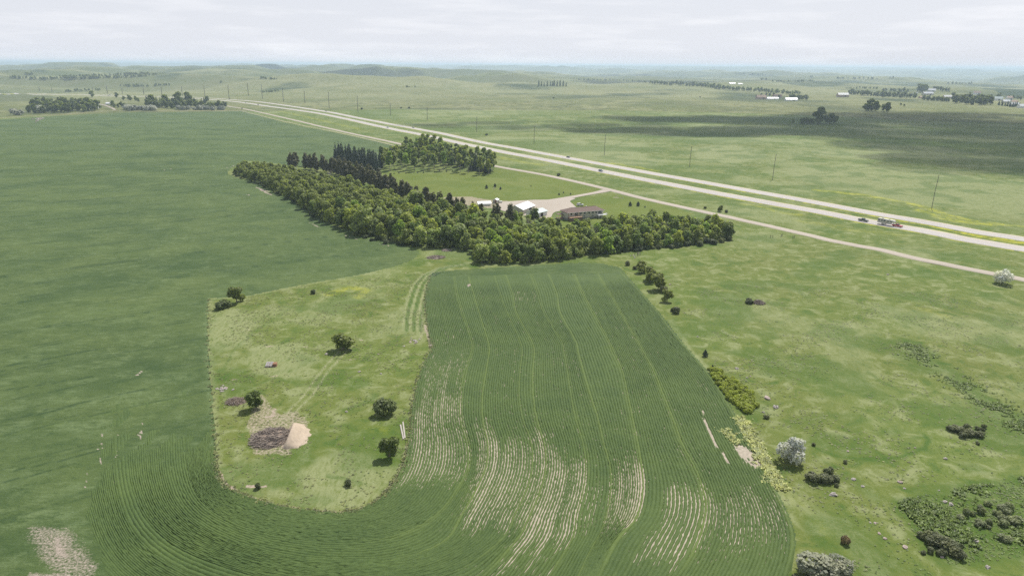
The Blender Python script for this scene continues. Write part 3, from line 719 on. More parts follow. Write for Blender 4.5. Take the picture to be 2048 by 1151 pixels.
    A = A[int(0.9 * SUB):int(13.2 * SUB)]; B = B[int(0.9 * SUB):int(13.2 * SUB)]
    pts = np.stack([A * (1 - q / K) + B * q / K for q in range(K + 1)], 1)
    soil_strips.append(pts)
o = link('crop_rows', mesh_np('crop_rows', np.vstack(row_v), np.vstack(row_f), M['rows'], False, {'tone': np.concatenate(row_t)})); o['kind'] = 'stuff'
sv, sf, nb = [], [], 0
for pts in soil_strips:
    L, K1 = pts.shape[:2]
    z = height(pts[..., 0], pts[..., 1]) + 0.012
    sv.append(np.concatenate([pts, z[..., None]], -1).reshape(-1, 3))
    idx = nb + np.arange(L * K1).reshape(L, K1)
    sf.append(np.stack([idx[:-1, :-1], idx[1:, :-1], idx[1:, 1:], idx[:-1, 1:]], -1).reshape(-1, 4)[:, ::-1]); nb += L * K1
o = link('seedbed_soil', mesh_np('seedbed_soil', np.vstack(sv), np.vstack(sf), M['soil'], True)); o['kind'] = 'structure'

# ------------------------------------------------------------------ roads
def strip(name, pts, width, m_, lift, skirt=0.0, sub=10, kind='structure', widths=None):
    c = catmull(pts, sub) if sub > 1 else np.asarray(pts)
    seg = np.concatenate([[0], np.cumsum(np.linalg.norm(np.diff(c[:, :2], axis=0), axis=1))])
    n = int(max(4, seg[-1] / 5.0)); s = np.linspace(0, seg[-1], n)
    c = np.stack([np.interp(s, seg, c[:, 0]), np.interp(s, seg, c[:, 1])], 1)
    tg = np.gradient(c, axis=0); tg /= np.linalg.norm(tg, axis=1)[:, None]
    nr = np.stack([-tg[:, 1], tg[:, 0]], 1)
    w_ = np.full(n, width) if widths is None else np.interp(np.linspace(0, 1, n), np.linspace(0, 1, len(widths)), widths)
    prof = [(-0.5, 0), (-0.25, .02), (0, .04), (0.25, .02), (0.5, 0)]
    if skirt: prof = [(-0.5 - skirt / width, -lift - 0.1)] + prof + [(0.5 + skirt / width, -lift - 0.1)]
    # the road bed is graded: the highest ground under it carries the strip
    zz = np.max([height(c[:, 0] + nr[:, 0] * w_ * q, c[:, 1] + nr[:, 1] * w_ * q) for q in (-0.5, 0, 0.5)], axis=0)
    V = []; T = []
    for (q, dz) in prof:
        V.append(np.stack([c[:, 0] + nr[:, 0] * w_ * q, c[:, 1] + nr[:, 1] * w_ * q, zz + lift + dz], 1)); T.append(np.full(n, q * 2))
    V = np.stack(V, 1); T = np.stack(T, 1); K1 = len(prof)
    idx = np.arange(n * K1).reshape(n, K1)
    f = np.stack([idx[:-1, :-1], idx[1:, :-1], idx[1:, 1:], idx[:-1, 1:]], -1).reshape(-1, 4)[:, ::-1]
    o = link(name, mesh_np(name, V.reshape(-1, 3), f, m_, False, {'across': T.ravel()})); o['kind'] = kind
    if name == 'highway':
        # grassed side slopes of the road bed
        for sg in (-1, 1):
            V = []
            for (q, dz) in ((w_ * .5 - .1, -.015), (w_ * .5 + 1.2, -.10), (w_ * .5 + 6.5, -1.0)):
                V.append(np.stack([c[:, 0] + sg * nr[:, 0] * q, c[:, 1] + sg * nr[:, 1] * q, zz + lift + dz], 1))
            V = np.stack(V, 1); idx = np.arange(n * 3).reshape(n, 3)
            f = np.stack([idx[:-1, :-1], idx[1:, :-1], idx[1:, 1:], idx[:-1, 1:]], -1).reshape(-1, 4)
            o = link('road_bank', mesh_np('road_bank', V.reshape(-1, 3), f if sg > 0 else f[:, ::-1], M['pasture'], True)); o['kind'] = 'structure'
    return c, nr, zz + lift

near_px = [(2500, 586), (2200, 529), (2048, 500.5), (1800, 453.5), (1550, 408), (1300, 361.7), (1100, 322), (985, 300), (880, 277), (760, 252.5), (641, 227.5), (520, 210.5), (470, 203.8), (423, 199.6), (387, 197.2),
           (330, 195.3), (270, 193.8), (225, 192.8), (176, 191.4), (117, 189.6), (61, 186.6), (23, 183.3), (-30, 178), (-90, 174)]
far_px = [(2500, 562), (2200, 508), (2048, 480.5), (1800, 436), (1550, 390.5), (1300, 346.3), (1100, 309.5), (985, 288), (880, 266.5), (760, 244), (649, 222.8), (522, 204.6), (458, 199.2), (420, 196.6), (387, 194.8),
          (330, 193.2), (270, 191.8), (225, 190.8), (176, 189.4), (117, 187.6), (61, 184.8), (23, 181.8), (-30, 176.5), (-90, 172.5)]
hw_n = strip('highway', FL(near_px), 14.5, M['concrete'], 0.14, 0.2)
hw_f = strip('highway', FL(far_px), 13.5, M['concrete'], 0.14, 0.2)
def offset_line(name, hw, off, w_, m_):
    c, nr, z = hw
    k = np.hypot(c[:, 0], c[:, 1]) < 1100
    a = c[k] + nr[k] * (off - w_ / 2); b_ = c[k] + nr[k] * (off + w_ / 2); zz = z[k] + 0.05 - abs(off) / 7.0 * 0.03 + 0.006
    V = np.stack([np.column_stack([a, zz]), np.column_stack([b_, zz])], 1); n = len(a)
    idx = np.arange(2 * n).reshape(n, 2)
    f = np.stack([idx[:-1, 0], idx[1:, 0], idx[1:, 1], idx[:-1, 1]], -1)[:, ::-1]
    o = link(name, mesh_np(name, V.reshape(-1, 3), f, m_)); o['kind'] = 'structure'
for hw in (hw_n, hw_f):
    offset_line('edge_line', hw, 3.9, 0.22, M['paint']); offset_line('edge_line', hw, -3.9, 0.22, M['yellow_paint'])
front_px = [(2500, 640), (2200, 588), (2048, 560.5), (1900, 532), (1700, 489), (1500, 443.5), (1300, 399.8), (1218, 379.5), (1100, 352.5), (986, 332), (900, 312), (808, 290.3), (681, 262), (578, 238), (494, 219), (458, 213.6), (430, 210)]
strip('gravel_road', FL(front_px), 6.6, M['gravel'], 0.16, 0.3)
strip('field_track', FL([(494, 221.5), (440, 222), (340, 222.8), (234, 223.8), (180, 226), (131, 229), (47, 233.3), (0, 236.2), (-80, 242), (-200, 250)]), 4.2, M['track'], 0.12)
strip('grass_track', FL([(484, 222.5), (578, 245), (681, 266), (794, 293)]), 2.0, M['track'], 0.10)
strip('driveway', FL([(1216, 380.5), (1195, 385), (1160, 391), (1120, 398), (1090, 404), (1060, 412)]), 6, M['gravel'], 0.12, 0, 8, widths=[9, 6, 6, 7, 10, 14])
strip('farm_drive', FL([(232, 223), (222, 219.5), (205, 214.5), (192, 209), (180, 204), (172, 200)]), 4.0, M['gravel'], 0.6, 1.0, 8)
yard = catmull(FL([(1000, 404), (1060, 400), (1105, 399), (1150, 396), (1140, 402), (1148, 410), (1150, 418), (1110, 424), (1098, 436), (1060, 432), (1020, 425), (985, 415)]), 4)
yc = yard.mean(0)
yv = [(*yc, float(height(*yc)) + 0.2)] + [(p[0], p[1], float(height(p[0], p[1])) + 0.14) for p in yard]
o = link('farmyard', mesh_np('farmyard', yv, [(0, i + 1, (i + 1) % len(yard) + 1) for i in range(len(yard))], M['gravel'])); o['kind'] = 'structure'

# ------------------------------------------------------------------ trees
def leaf_mesh(name, lobes, n, size, seed, material, up=0.25, flat=1.0, tint_lobe=True, droop=0.0):
    """leaf clumps on the outside of the boughs: lobes = (x, y, z, rx, rz)"""
    r = np.random.default_rng(seed)
    lob = np.array(lobes, float)
    wgt = lob[:, 3] ** 2; wgt /= wgt.sum()
    li = r.choice(len(lob), n, p=wgt)
    d = r.normal(0, 1, (n, 3)); d[:, 2] += up; d /= np.linalg.norm(d, axis=1)[:, None]
    rad_ = 0.62 + 0.52 * r.random(n)
    L = lob[li]
    ctr = L[:, :3] + d * np.stack([L[:, 3], L[:, 3], L[:, 4]], 1) * rad_[:, None]
    keep = np.ones(n, bool)
    for k in range(len(lob)):
        e = (((ctr[:, :2] - lob[k, :2]) / lob[k, 3]) ** 2).sum(1) + ((ctr[:, 2] - lob[k, 2]) / lob[k, 4]) ** 2
        keep &= (li == k) | (e > 0.55)
    keep &= ctr[:, 2] > 0.15
    ctr, d, li = ctr[keep], d[keep], li[keep]; n = len(ctr)
    nrm = d + r.normal(0, 0.55, (n, 3)); nrm[:, 2] += 0.75; nrm /= np.linalg.norm(nrm, axis=1)[:, None]
    a = np.cross(nrm, r.normal(0, 1, (n, 3))); a /= np.linalg.norm(a, axis=1)[:, None]
    b = np.cross(nrm, a)
    sz = size * (0.6 + 0.8 * r.random(n))
    q = []
    for ang in (0, 1, 2, 3):
        t = ang * pi / 2 + r.normal(0, 0.25, n)
        rr_ = sz * (0.7 + 0.5 * r.random(n))
        lift = (r.random(n) - 0.5) * sz * 0.5
        q.append(ctr + a * (np.cos(t) * rr_)[:, None] + b * (np.sin(t) * rr_ * flat)[:, None] + nrm * lift[:, None])
    V = np.stack(q, 1).reshape(-1, 3)
    F = np.arange(4 * n).reshape(n, 4)
    lt = r.random(len(lob))
    tint = np.clip(0.55 * lt[li] + 0.45 * r.random(n), 0, 1)
    return mesh_np(name, V, F, material, False, {'tint': np.repeat(tint, 4)})

def broad_lobes(R, Hc, z0, n, seed):
    r = random.Random(seed); out = []
    for i in range(n):
        a = r.random() * 2 * pi + i * 2.4; t = (i + 0.5) / n
        rr = R * 0.74 * math.sqrt(r.random()) * (1.05 - 0.5 * t)
        s = R * (0.24 + 0.22 * r.random())
        out.append((rr * cos(a), rr * sin(a), z0 + Hc * (0.12 + 0.74 * t) + r.uniform(-.06, .06) * Hc, s, s * r.uniform(0.7, 0.95)))
    return out

def trunk_mesh(name, h, r0, seed, material, limbs=5, spread=0.5, lean=0.05, bare=False):
    r = random.Random(seed); mb = MB()
    top = (r.uniform(-lean, lean) * h, r.uniform(-lean, lean) * h, h)
    mb.tube([(0, 0, -0.3), (top[0] * .4, top[1] * .4, h * .45), top], [r0, r0 * .72, r0 * .25], 7)
    for k in range(limbs):
        z = h * (0.32 + 0.55 * k / max(1, limbs)); a = k * 2.4 + r.random(); L = h * spread * r.uniform(0.6, 1)
        f = z / h
        p0 = (top[0] * f, top[1] * f, z)
        p1 = (p0[0] + cos(a) * L * .5, p0[1] + sin(a) * L * .5, z + L * .35); p2 = (p0[0] + cos(a) * L, p0[1] + sin(a) * L, z + L * .6)
        mb.tube([p0, p1, p2], [r0 * .42, r0 * .28, r0 * .08], 5)
        if bare:
            for q in range(3):
                b_ = a + r.uniform(-1, 1)
                mb.tube([p1, (p1[0] + cos(b_) * L * .5, p1[1] + sin(b_) * L * .5, p1[2] + L * r.uniform(.2, .5))], [r0 * .16, r0 * .04], 4)
    me = bpy.data.meshes.new(name); me.from_pydata(mb.v, [], mb.f); me.update(); me.materials.append(material); return me

M['leaf'] = leafy('broadleaf foliage', (0.220, 0.268, 0.078), 0.35, 0.48)
M['pine'] = leafy('dark pine needles', (0.105, 0.116, 0.062), 0.3, 0.3)
M['spruce'] = leafy('blue green spruce needles', (0.068, 0.098, 0.064), 0.3, 0.25)
M['silver'] = leafy('silver grey leaves', (0.34, 0.36, 0.33), 0.25, 0.3, (1.1, 1.1, 1.0))
M['shrub'] = leafy('dull green shrub leaves', (0.105, 0.130, 0.055), 0.3, 0.3)
M['lime'] = leafy('lime green weed leaves', (0.27, 0.33, 0.04), 0.3, 0.4)
M['bark'] = plain('grey brown bark', (0.155, 0.125, 0.10), 0.9, 0, 0.3, 4)
M['palebark'] = plain('pale bark', (0.33, 0.29, 0.25), 0.9, 0, 0.25, 4)

def make_tree(name, lobes, n, size, seed, leaf, h, r0, bark, limbs=5, spread=.45, up=.25):
    return (leaf_mesh(name + '_crown', lobes, n, size, seed, leaf, up), trunk_mesh(name + '_trunk', h, r0, seed, bark, limbs, spread))
def plant(name, kit, loc, rz, s, label, cat, group, color=(1, 1, 1, 1), parts=('crown', 'trunk')):
    o = thing(name, label, cat, loc, rz, group)
    o.scale = s if isinstance(s, tuple) else (s, s, s)
    for pn, me in zip(parts, kit):
        c = link(pn, me, o); c.color = color
    return o

KIT_B = [make_tree('broadleaf_tree', broad_lobes(4.3, 8.6, 0.8, 14 + i % 5, 40 + i), 1300, 0.50, 200 + i, M['leaf'], 7.6, 0.24, M['bark'], 6) for i in range(8)]
KIT_P = [make_tree('poplar_tree', broad_lobes(2.9, 7.6, 3.3, 9, 80 + i), 900, 0.46, 300 + i, M['leaf'], 9.2, 0.17, M['palebark'], 6, .25) for i in range(5)]
def cone_lobes(R, Hc, n, seed, pw=1.0):
    r = random.Random(seed); out = []
    for i in range(n):
        t = i / (n - 1); a = i * 2.4 + r.random()
        w = R * (1 - t) ** pw + 0.12
        out.append((w * .42 * cos(a), w * .42 * sin(a), 0.7 + (Hc - 0.9) * t, w * .68, Hc / n * 1.15))
    return out
KIT_S = [make_tree('spruce_tree', cone_lobes(2.1, 10.5, 18, 90 + i, .85), 1200, 0.40, 400 + i, M['spruce'], 9.8, 0.16, M['bark'], 0) for i in range(4)]
def pine_lobes(seed):
    r = random.Random(seed); out = []
    for i in range(13):
        t = i / 12; a = i * 2.4 + r.random(); w = 2.5 * (0.72 + 0.5 * sin(pi * min(1, t * 1.1))) * (1.0 - 0.45 * t)
        out.append((w * .5 * cos(a), w * .5 * sin(a), 1.6 + 8.0 * t, w * .58, 0.95))
    return out
KIT_N = [make_tree('pine_tree', pine_lobes(120 + i), 1300, 0.40, 500 + i, M['pine'], 9.6, 0.2, M['bark'], 5, .2) for i in range(5)]
def bush_lobes(R, Hc, n, seed):
    r = random.Random(seed); out = []
    for i in range(n):
        a = i * 2.4 + r.random(); t = r.random()
        rr = R * .62 * math.sqrt(r.random())
        s = R * r.uniform(.34, .5)
        out.append((rr * cos(a), rr * sin(a), Hc * (.22 + .52 * t * (1 - rr / R * .5)), s, min(s, Hc * .42)))
    return out
KIT_H = [make_tree('shrub', bush_lobes(2.0, 2.8, 9, 140 + i), 1500, 0.20, 600 + i, M['shrub'], 2.0, 0.09, M['bark'], 5, .5) for i in range(5)]
KIT_V = [make_tree('silver_tree', bush_lobes(2.0, 4.0, 12, 160 + i), 1900, 0.17, 650 + i, M['silver'], 3.0, 0.12, M['bark'], 6, .5) for i in range(3)]

def scatter(poly, spacing, seed, tries=9000, cap=9999):
    r = np.random.default_rng(seed); p = np.asarray(poly)
    lo, hi = p.min(0)[:2], p.max(0)[:2]; out = []
    cand = lo + r.random((tries, 2)) * (hi - lo)
    cand = cand[inside(p, cand[:, 0], cand[:, 1])]
    for c in cand:
        if all((c[0] - q[0]) ** 2 + (c[1] - q[1]) ** 2 > spacing ** 2 for q in out):
            out.append(c)
            if len(out) >= cap: break
    return np.array(out)

HUES = [(1, 1, 1, 1), (1.22, 1.2, .95, 1), (.78, .9, .95, 1), (1.15, 1.2, 1.5, 1), (.88, .9, .85, 1), (1.42, 1.36, 1.0, 1), (1.05, 1.25, .85, 1), (1.3, 1.3, 1.6, 1), (.7, .78, .8, 1)]
def hue(r): 
    h = HUES[int(r.integers(0, len(HUES)))]; j = 1 + r.normal(0, .08)
    return (h[0] * j, h[1] * j, h[2] * j, 1)

BELT = FL([(466, 349), (492, 357), (530, 372), (572, 393), (612, 418), (650, 441), (700, 462), (760, 478), (810, 489), (870, 494), (930, 500), (965, 492), (1000, 478), (1050, 470), (1010, 455),
           (940, 445), (860, 428), (790, 408), (720, 386), (650, 363), (590, 350), (530, 338), (490, 338)])
FRONT = FL([(955, 524), (1000, 527), (1060, 526), (1130, 518), (1190, 510), (1260, 500), (1330, 493), (1400, 487), (1455, 479), (1463, 470), (1430, 462), (1390, 452), (1330, 447), (1290, 452), (1220, 462),
            (1150, 470), (1090, 474), (1040, 478), (985, 484), (950, 498)])
NEARHOUSE = FL([(1010, 462), (1060, 466), (1110, 470), (1120, 456), (1095, 448), (1040, 440)])
r = np.random.default_rng(11)
pts = scatter(BELT, 5.7, 21, 20000)
ptf = scatter(FRONT, 5.4, 22, 14000)
pth = scatter(NEARHOUSE, 8.0, 23, 800)
belt_edge = np.array([dist_poly(np.vstack([BELT, BELT[:1]]), np.array([p[0]]), np.array([p[1]]))[0] for p in pts])
front_edge = np.array([dist_poly(FRONT[:10], np.array([p[0]]), np.array([p[1]]))[0] for p in ptf])
allp = [(p, 'belt', e) for p, e in zip(pts, belt_edge)] + [(p, 'front', e) for p, e in zip(ptf, front_edge)] + [(p, 'house', 0) for p in pth]
allp.sort(key=lambda q: q[0][1])            # nearest first
def proj(p):
    v_ = np.array([p[0], p[1], (p[2] if len(p) > 2 else 0.0) - CAM_H]); k_ = FPX / (v_ @ FW); return IW / 2 + (v_ @ CR) * k_, IH / 2 - (v_ @ CU) * k_
def shed_gap(p):
    x_, y_ = proj(p); return 0.78 if 950 < x_ < 1130 and y_ < 480 else 1.0
n_b = 0; far_b = []
def tone_word(h):
    m_ = (h[0] + h[1]) / 2
    return 'grey-green' if h[2] > h[0] * 1.12 else 'bright yellow-green' if m_ > 1.15 else 'dark green' if m_ < .93 else 'mid green'
def tree_label(zone, edge, p, h, s, z):
    px_, py_ = proj((p[0], p[1], z)); tw = tone_word(h); sz = 'tall ' if s > 1.12 else 'low ' if s < .86 else ''
    if zone == 'belt':
        part = 'by its far tip' if px_ < 620 else 'along its middle' if px_ < 800 else 'at its house end'
        return ('%s%s tree %s the diagonal shelterbelt, %s' % (sz, tw, 'on the crop edge of' if edge else 'inside', part), ('crop edge' if edge else 'inside') + ' of the diagonal shelterbelt ' + part)
    if zone == 'front':
        part = 'at the left end' if px_ < 1080 else 'in the middle' if px_ < 1290 else 'at the right end'
        return ('%s%s tree %s below the brown-roofed house, %s' % (sz, tw, "in the grove's front row" if edge else 'inside the grove', part[3:].replace('the ', '')), ('front row' if edge else 'inside') + ' of the house grove ' + part)
    return ('%s%s tree between the white shed roofs and the house' % (sz, tw), 'broadleaf trees beside the sheds')
for (p, zone, e) in allp:
    s = 0.80 + 0.42 * r.random() + (0.25 if r.random() < .12 else 0)
    s *= shed_gap(p)
    if zone == 'belt':
        tt = smooth(620, 400, p[1]); s *= 0.78 + 0.28 * float(tt)
    if zone == 'front':
        s *= 0.90 - 0.16 * float(smooth(60, 124, p[0]))
    z = float(height(p[0], p[1]))
    if n_b >= 298:
        far_b.append((p[0], p[1], z, s, r.random() * 6.28, int(r.integers(0, 8)))); continue
    hc = hue(r)
    ss_ = (s * r.uniform(.85, 1.1), s * r.uniform(.85, 1.1), s * r.uniform(.9, 1.15))
    lab, grp = tree_label(zone, bool(e < 6.5) and zone != 'house', p, hc, ss_[2], z)
    plant('broadleaf_tree', KIT_B[int(r.integers(0, 8))], (p[0], p[1], z), r.random() * 6.28, ss_, lab, 'tree', grp, hc)
    n_b += 1
print('broadleaf', len(allp), len(far_b))

def joined(name, items, kits, kind='stuff', parts=(0, 1)):
    """past the limit of single things: the rest as one body of real trees"""
    V, F, T, nb = [], [], [], 0
    for (x, y, z, s, rz, k) in items:
        me = kits[k][0]
        co = np.empty(len(me.vertices) * 3, np.float32); me.vertices.foreach_get('co', co); co = co.reshape(-1, 3)
        ti = np.empty(len(me.vertices), np.float32); me.attributes['tint'].data.foreach_get('value', ti)
        c, s_ = cos(rz), sin(rz)
        co = np.column_stack([(co[:, 0] * c - co[:, 1] * s_) * s + x, (co[:, 0] * s_ + co[:, 1] * c) * s + y, co[:, 2] * s + z])
        V.append(co); T.append(ti); F.append(np.arange(len(co)).reshape(-1, 4) + nb); nb += len(co)
    if not V: return
    o = link(name, mesh_np(name, np.vstack(V), np.vstack(F), kits[0][0].materials[0], False, {'tint': np.concatenate(T)})); o['kind'] = kind
    return o
M['deadwood'] = plain('dead grey twigs', (.30, .265, .245), .9, 0, .2, 3)
DEAD = [trunk_mesh('dead_tree', 8.5, .2, 990 + i, M['deadwood'], 11, .42, .04, True) for i in range(2)]
for (x, y, s_, lab) in [(700, 452, 1.0, 'bare grey dead tree showing in the crop-side edge of the shelterbelt'), (908, 466, .9, 'bare grey dead tree in the shelterbelt near the house end'), (660, 360, .8, 'bare grey dead tree at the back of the shelterbelt'), (1060, 470, .9, 'bare grey dead tree in the grove left of the house'), (1190, 480, .8, 'bare grey dead tree in the middle of the house grove'), (1330, 474, .8, 'bare grey dead tree in the right half of the house grove')]:
    o = thing('dead_tree', lab, 'dead tree', P(x, y), r.random() * 6); o.scale = (s_ * 1.25,) * 3; link('trunk', DEAD[int(r.integers(0, 2))], o)
for (x, y, s_, lab) in [(962, 508, 1.5, 'silvery pale tree at the left corner of the house grove'), (1268, 486, 1.4, 'silvery pale tree in the front of the house grove'), (588, 345, 1.3, 'silvery pale tree beside the far pines'), (1395, 466, 1.2, 'silvery pale tree near the right end of the house grove')]:
    plant('silver_tree', KIT_V[int(r.integers(0, 3))], P(x, y), r.random() * 6, (s_, s_, s_ * 1.25), lab, 'tree', None, (1.1, 1.12, 1.1, 1))
KIT_U = [(leaf_mesh('undergrowth', bush_lobes(2.9, 4.6, 8, 960 + i), 330, .55, 970 + i, M['leaf']),) for i in range(3)]
ug = [(q[0], q[1], float(height(*q)), r.uniform(.75, 1.15), r.random() * 6.28, int(r.integers(0, 3))) for q in np.vstack([scatter(BELT, 4.2, 24, 9000), scatter(FRONT, 4.2, 25, 6000)])]
ug = [(a_, b_, z_, s_ * shed_gap((a_, b_)), t_, k_) for a_, b_, z_, s_, t_, k_ in ug]
joined('undergrowth', ug, KIT_U)
if far_b: joined('shelterbelt_trees', far_b, KIT_B)

# understorey at the foot of the shelterbelt edges
def understorey(line_px, n, seed, label, grp, s0=.55, s1=1.0, kit=KIT_H, jit=1.6, col=None, nm='shrub'):
    r = np.random.default_rng(seed)
    l = catmull(FL(line_px), 8); seg = np.concatenate([[0], np.cumsum(np.linalg.norm(np.diff(l, axis=0), axis=1))])
    for k in range(n):
        s = (k + r.random()) / n * seg[-1]
        x = np.interp(s, seg, l[:, 0]) + r.normal(0, jit); y = np.interp(s, seg, l[:, 1]) + r.normal(0, jit)
        q = r.uniform(s0, s1)
        plant(nm, kit[int(r.integers(0, len(kit)))], (x, y, float(height(x, y))), r.random() * 6.28, (q, q, q * r.uniform(.8, 1.1)), label, 'shrub', grp, col or hue(r))
understorey([(1205, 509), (1270, 501), (1340, 495), (1400, 489), (1458, 482)], 26, 31, 'low dark bush along the foot of the grove beside the pasture', 'low bushes at the foot of the grove', .7, 1.1)
understorey([(700, 466), (760, 482), (830, 492), (880, 497)], 16, 32, 'low bush at the field-side foot of the diagonal shelterbelt', 'low bushes at the foot of the shelterbelt', .6, 1.0)
understorey([(470, 352), (530, 374), (600, 413), (650, 444)], 18, 33, 'small bush at the crop edge below the tip of the shelterbelt', 'small bushes below the shelterbelt tip', .6, 1.0)

# the row of dark pines behind the belt, the spruces, the pale-trunked grove by the road
r = np.random.default_rng(12)
def row_of(line_px, n, kit, name, label, cat, grp, s0, s1, jit, seed, color=None, zs=(.95, 1.08)):
    r = np.random.default_rng(seed)
    l = catmull(FL(line_px), 8); seg = np.concatenate([[0], np.cumsum(np.linalg.norm(np.diff(l, axis=0), axis=1))])
    for k in range(n):
        s = (k + .5 + r.normal(0, .15)) / n * seg[-1]
        x = np.interp(s, seg, l[:, 0]) + r.normal(0, jit); y = np.interp(s, seg, l[:, 1]) + r.normal(0, jit)
        q = r.uniform(s0, s1); c = color(r) if color else (1, 1, 1, 1)
        if proj((x, y))[0] > 945 and name == 'pine_tree': q *= 1.0
        plant(name, kit[int(r.integers(0, len(kit)))], (x, y, float(height(x, y))), r.random() * 6.28, (q, q, q * r.uniform(*zs)), label + (', far third' if s < seg[-1] / 3 else ', middle third' if s < seg[-1] * 2 / 3 else ', near third'), cat, grp + (', far third' if s < seg[-1] / 3 else ', middle third' if s < seg[-1] * 2 / 3 else ', near third'), c)
pc = lambda r: tuple([*(np.array([1.08, 1.0, .9]) * r.uniform(.75, 1.2)), 1])
row_of([(578, 336), (640, 342), (700, 357), (760, 382), (820, 402), (880, 425), (940, 440), (990, 448), (1020, 456)], 48, KIT_N, 'pine_tree', 'dark pine in the long row behind the diagonal shelterbelt', 'pine tree', 'dark pines behind the shelterbelt', 1.1, 1.42, 1.3, 41, pc)
row_of([(585, 330), (650, 336), (720, 352), (790, 380)], 16, KIT_N, 'pine_tree', 'dark brownish pine at the far end of the pine row', 'pine tree', 'brownish pines at the far end', 1.0, 1.25, 1.3, 42, pc)
sp = lambda r: tuple([*(np.array([1, 1, 1.1]) * r.uniform(.85, 1.15)), 1])
row_of([(668, 318), (690, 322), (715, 328), (742, 337), (758, 342)], 17, KIT_S, 'spruce_tree', 'dark pointed spruce in the dense row behind the pines', 'spruce tree', 'dense dark spruce row', 1.3, 1.6, .8, 43, sp)
row_of([(672, 313), (700, 318), (730, 325), (762, 337)], 13, KIT_S, 'spruce_tree', 'dark spruce in the second rank of the dense spruce row', 'spruce tree', 'second rank of the spruce row', 1.25, 1.5, .9, 44, sp)
row_of([(880, 322), (905, 329), (930, 335), (955, 341), (985, 348)], 14, KIT_S, 'spruce_tree', 'slender spruce among the leafy trees beside the gravel road', 'spruce tree', 'slender spruces by the gravel road', 1.2, 1.6, 1.5, 45, sp)
GROVE = FL([(768, 341), (800, 344), (830, 343), (870, 341), (900, 341), (945, 350), (978, 350), (988, 340), (960, 328), (920, 316), (880, 308), (845, 303), (815, 306), (790, 318), (765, 328)])
gp = scatter(GROVE, 8.0, 46, 5000)
for p in gp:
    s = r.uniform(1.15, 1.6); back = p[1] > 722; hc = hue(r); qx = proj(p)[0]; part = 'left third' if qx < 840 else 'middle third' if qx < 915 else 'right third'
    plant('poplar_tree', KIT_P[int(r.integers(0, 5))], (p[0], p[1], float(height(*p))), r.random() * 6.28, (s, s, s * r.uniform(.95, 1.15) * (1.12 if back else 1)),
          tone_word(hc) + (' leafy tree on the road side of the grove behind the lawn, ' if back else ' pale-trunked tree on the lawn side of the roadside grove, ') + part, 'tree', ('road side of the lawn grove ' if back else 'lawn side of the lawn grove ') + part, hc)
print('grove', len(gp))

# single trees and bushes
def single(px, py, kit, s, label, name='shrub', cat='shrub', group=None, color=(1, 1, 1, 1), rz=None, zs=1.0):
    p = P(px, py); k = kit[int(r.integers(0, len(kit)))]
    ss = (s, s, s * zs)
    return plant(name, k, p, rz if rz is not None else r.random() * 6.28, ss, label, cat, group, color)
KIT_R = [make_tree('round_tree', broad_lobes(2.4, 3.7, .7, 11, 180 + i), 1500, 0.24, 700 + i, M['leaf'], 3.4, 0.15, M['bark'], 6) for i in range(3)]
dk = (.62, .66, .7, 1)
single(474, 604, KIT_R, 1.55, 'upright green tree at the top left corner of the grass island', 'broadleaf_tree', 'tree', None, (.8, .82, .8, 1))
single(446, 616, KIT_H, 1.75, 'low spreading bush left of the corner tree on the grass island', color=(1.0, 1.1, .8, 1), zs=.7)
single(627, 587, KIT_H, .62, 'small lone bush near the far edge of the grass island', color=(.8, .9, .8, 1), zs=1.1)
single(687, 698, KIT_R, 1.7, 'rounded green tree standing alone mid grass island', 'broadleaf_tree', 'tree', None, (.86, .86, .8, 1), zs=.8)
single(512, 815, KIT_R, 1.2, 'dark tree beside the brown brush heap', 'broadleaf_tree', 'tree', None, (.62, .7, .65, 1))
single(770, 828, KIT_H, 1.65, 'broad grey-green bush above the two long boards', color=(1.15, 1.2, 1.1, 1), zs=1.05)
single(779, 912, KIT_R, 1.25, 'dark dense bush beside the striped crop edge', 'broadleaf_tree', 'tree', None, (.6, .66, .6, 1))
single(697, 970, KIT_H, .52, 'thin bush in the pale grass near the island bottom', color=(.8, .8, .8, 1))
single(516, 976, KIT_H, .42, 'small bush growing on bare soil near the island bottom', color=(.7, .75, .65, 1), zs=1.2)
single(1583, 922, KIT_V, 1.8, 'silver-leaved tree beside the pale weed strip', 'silver_tree', 'tree', None, (1.4, 1.4, 1.45, 1))
single(2003, 566, KIT_V, 2.1, 'silvery white tree beside the gravel road', 'silver_tree', 'tree', None, (1.75, 1.75, 1.8, 1), zs=.85)
single(1640, 1150, KIT_V, 2.2, 'big grey-green bush at the bottom edge of the pasture', 'silver_bush', 'shrub', None, (.72, .74, .62, 1), zs=.6)
single(1680, 1142, KIT_V, 1.2, 'grey-green bush right of the whitish bush', 'silver_bush', 'shrub', None, (.75, .77, .65, 1), zs=.7)
single(1645, 1138, KIT_V, .66, 'whitish bush in the middle of the big grey-green bush', 'silver_bush', 'shrub', None, (1.7, 1.7, 1.75, 1), zs=1.15)
single(1690, 1086, KIT_H, .5, 'small brownish bush above the big grey-green bush', color=(1.9, 1.2, 1.5, 1), zs=1.3)
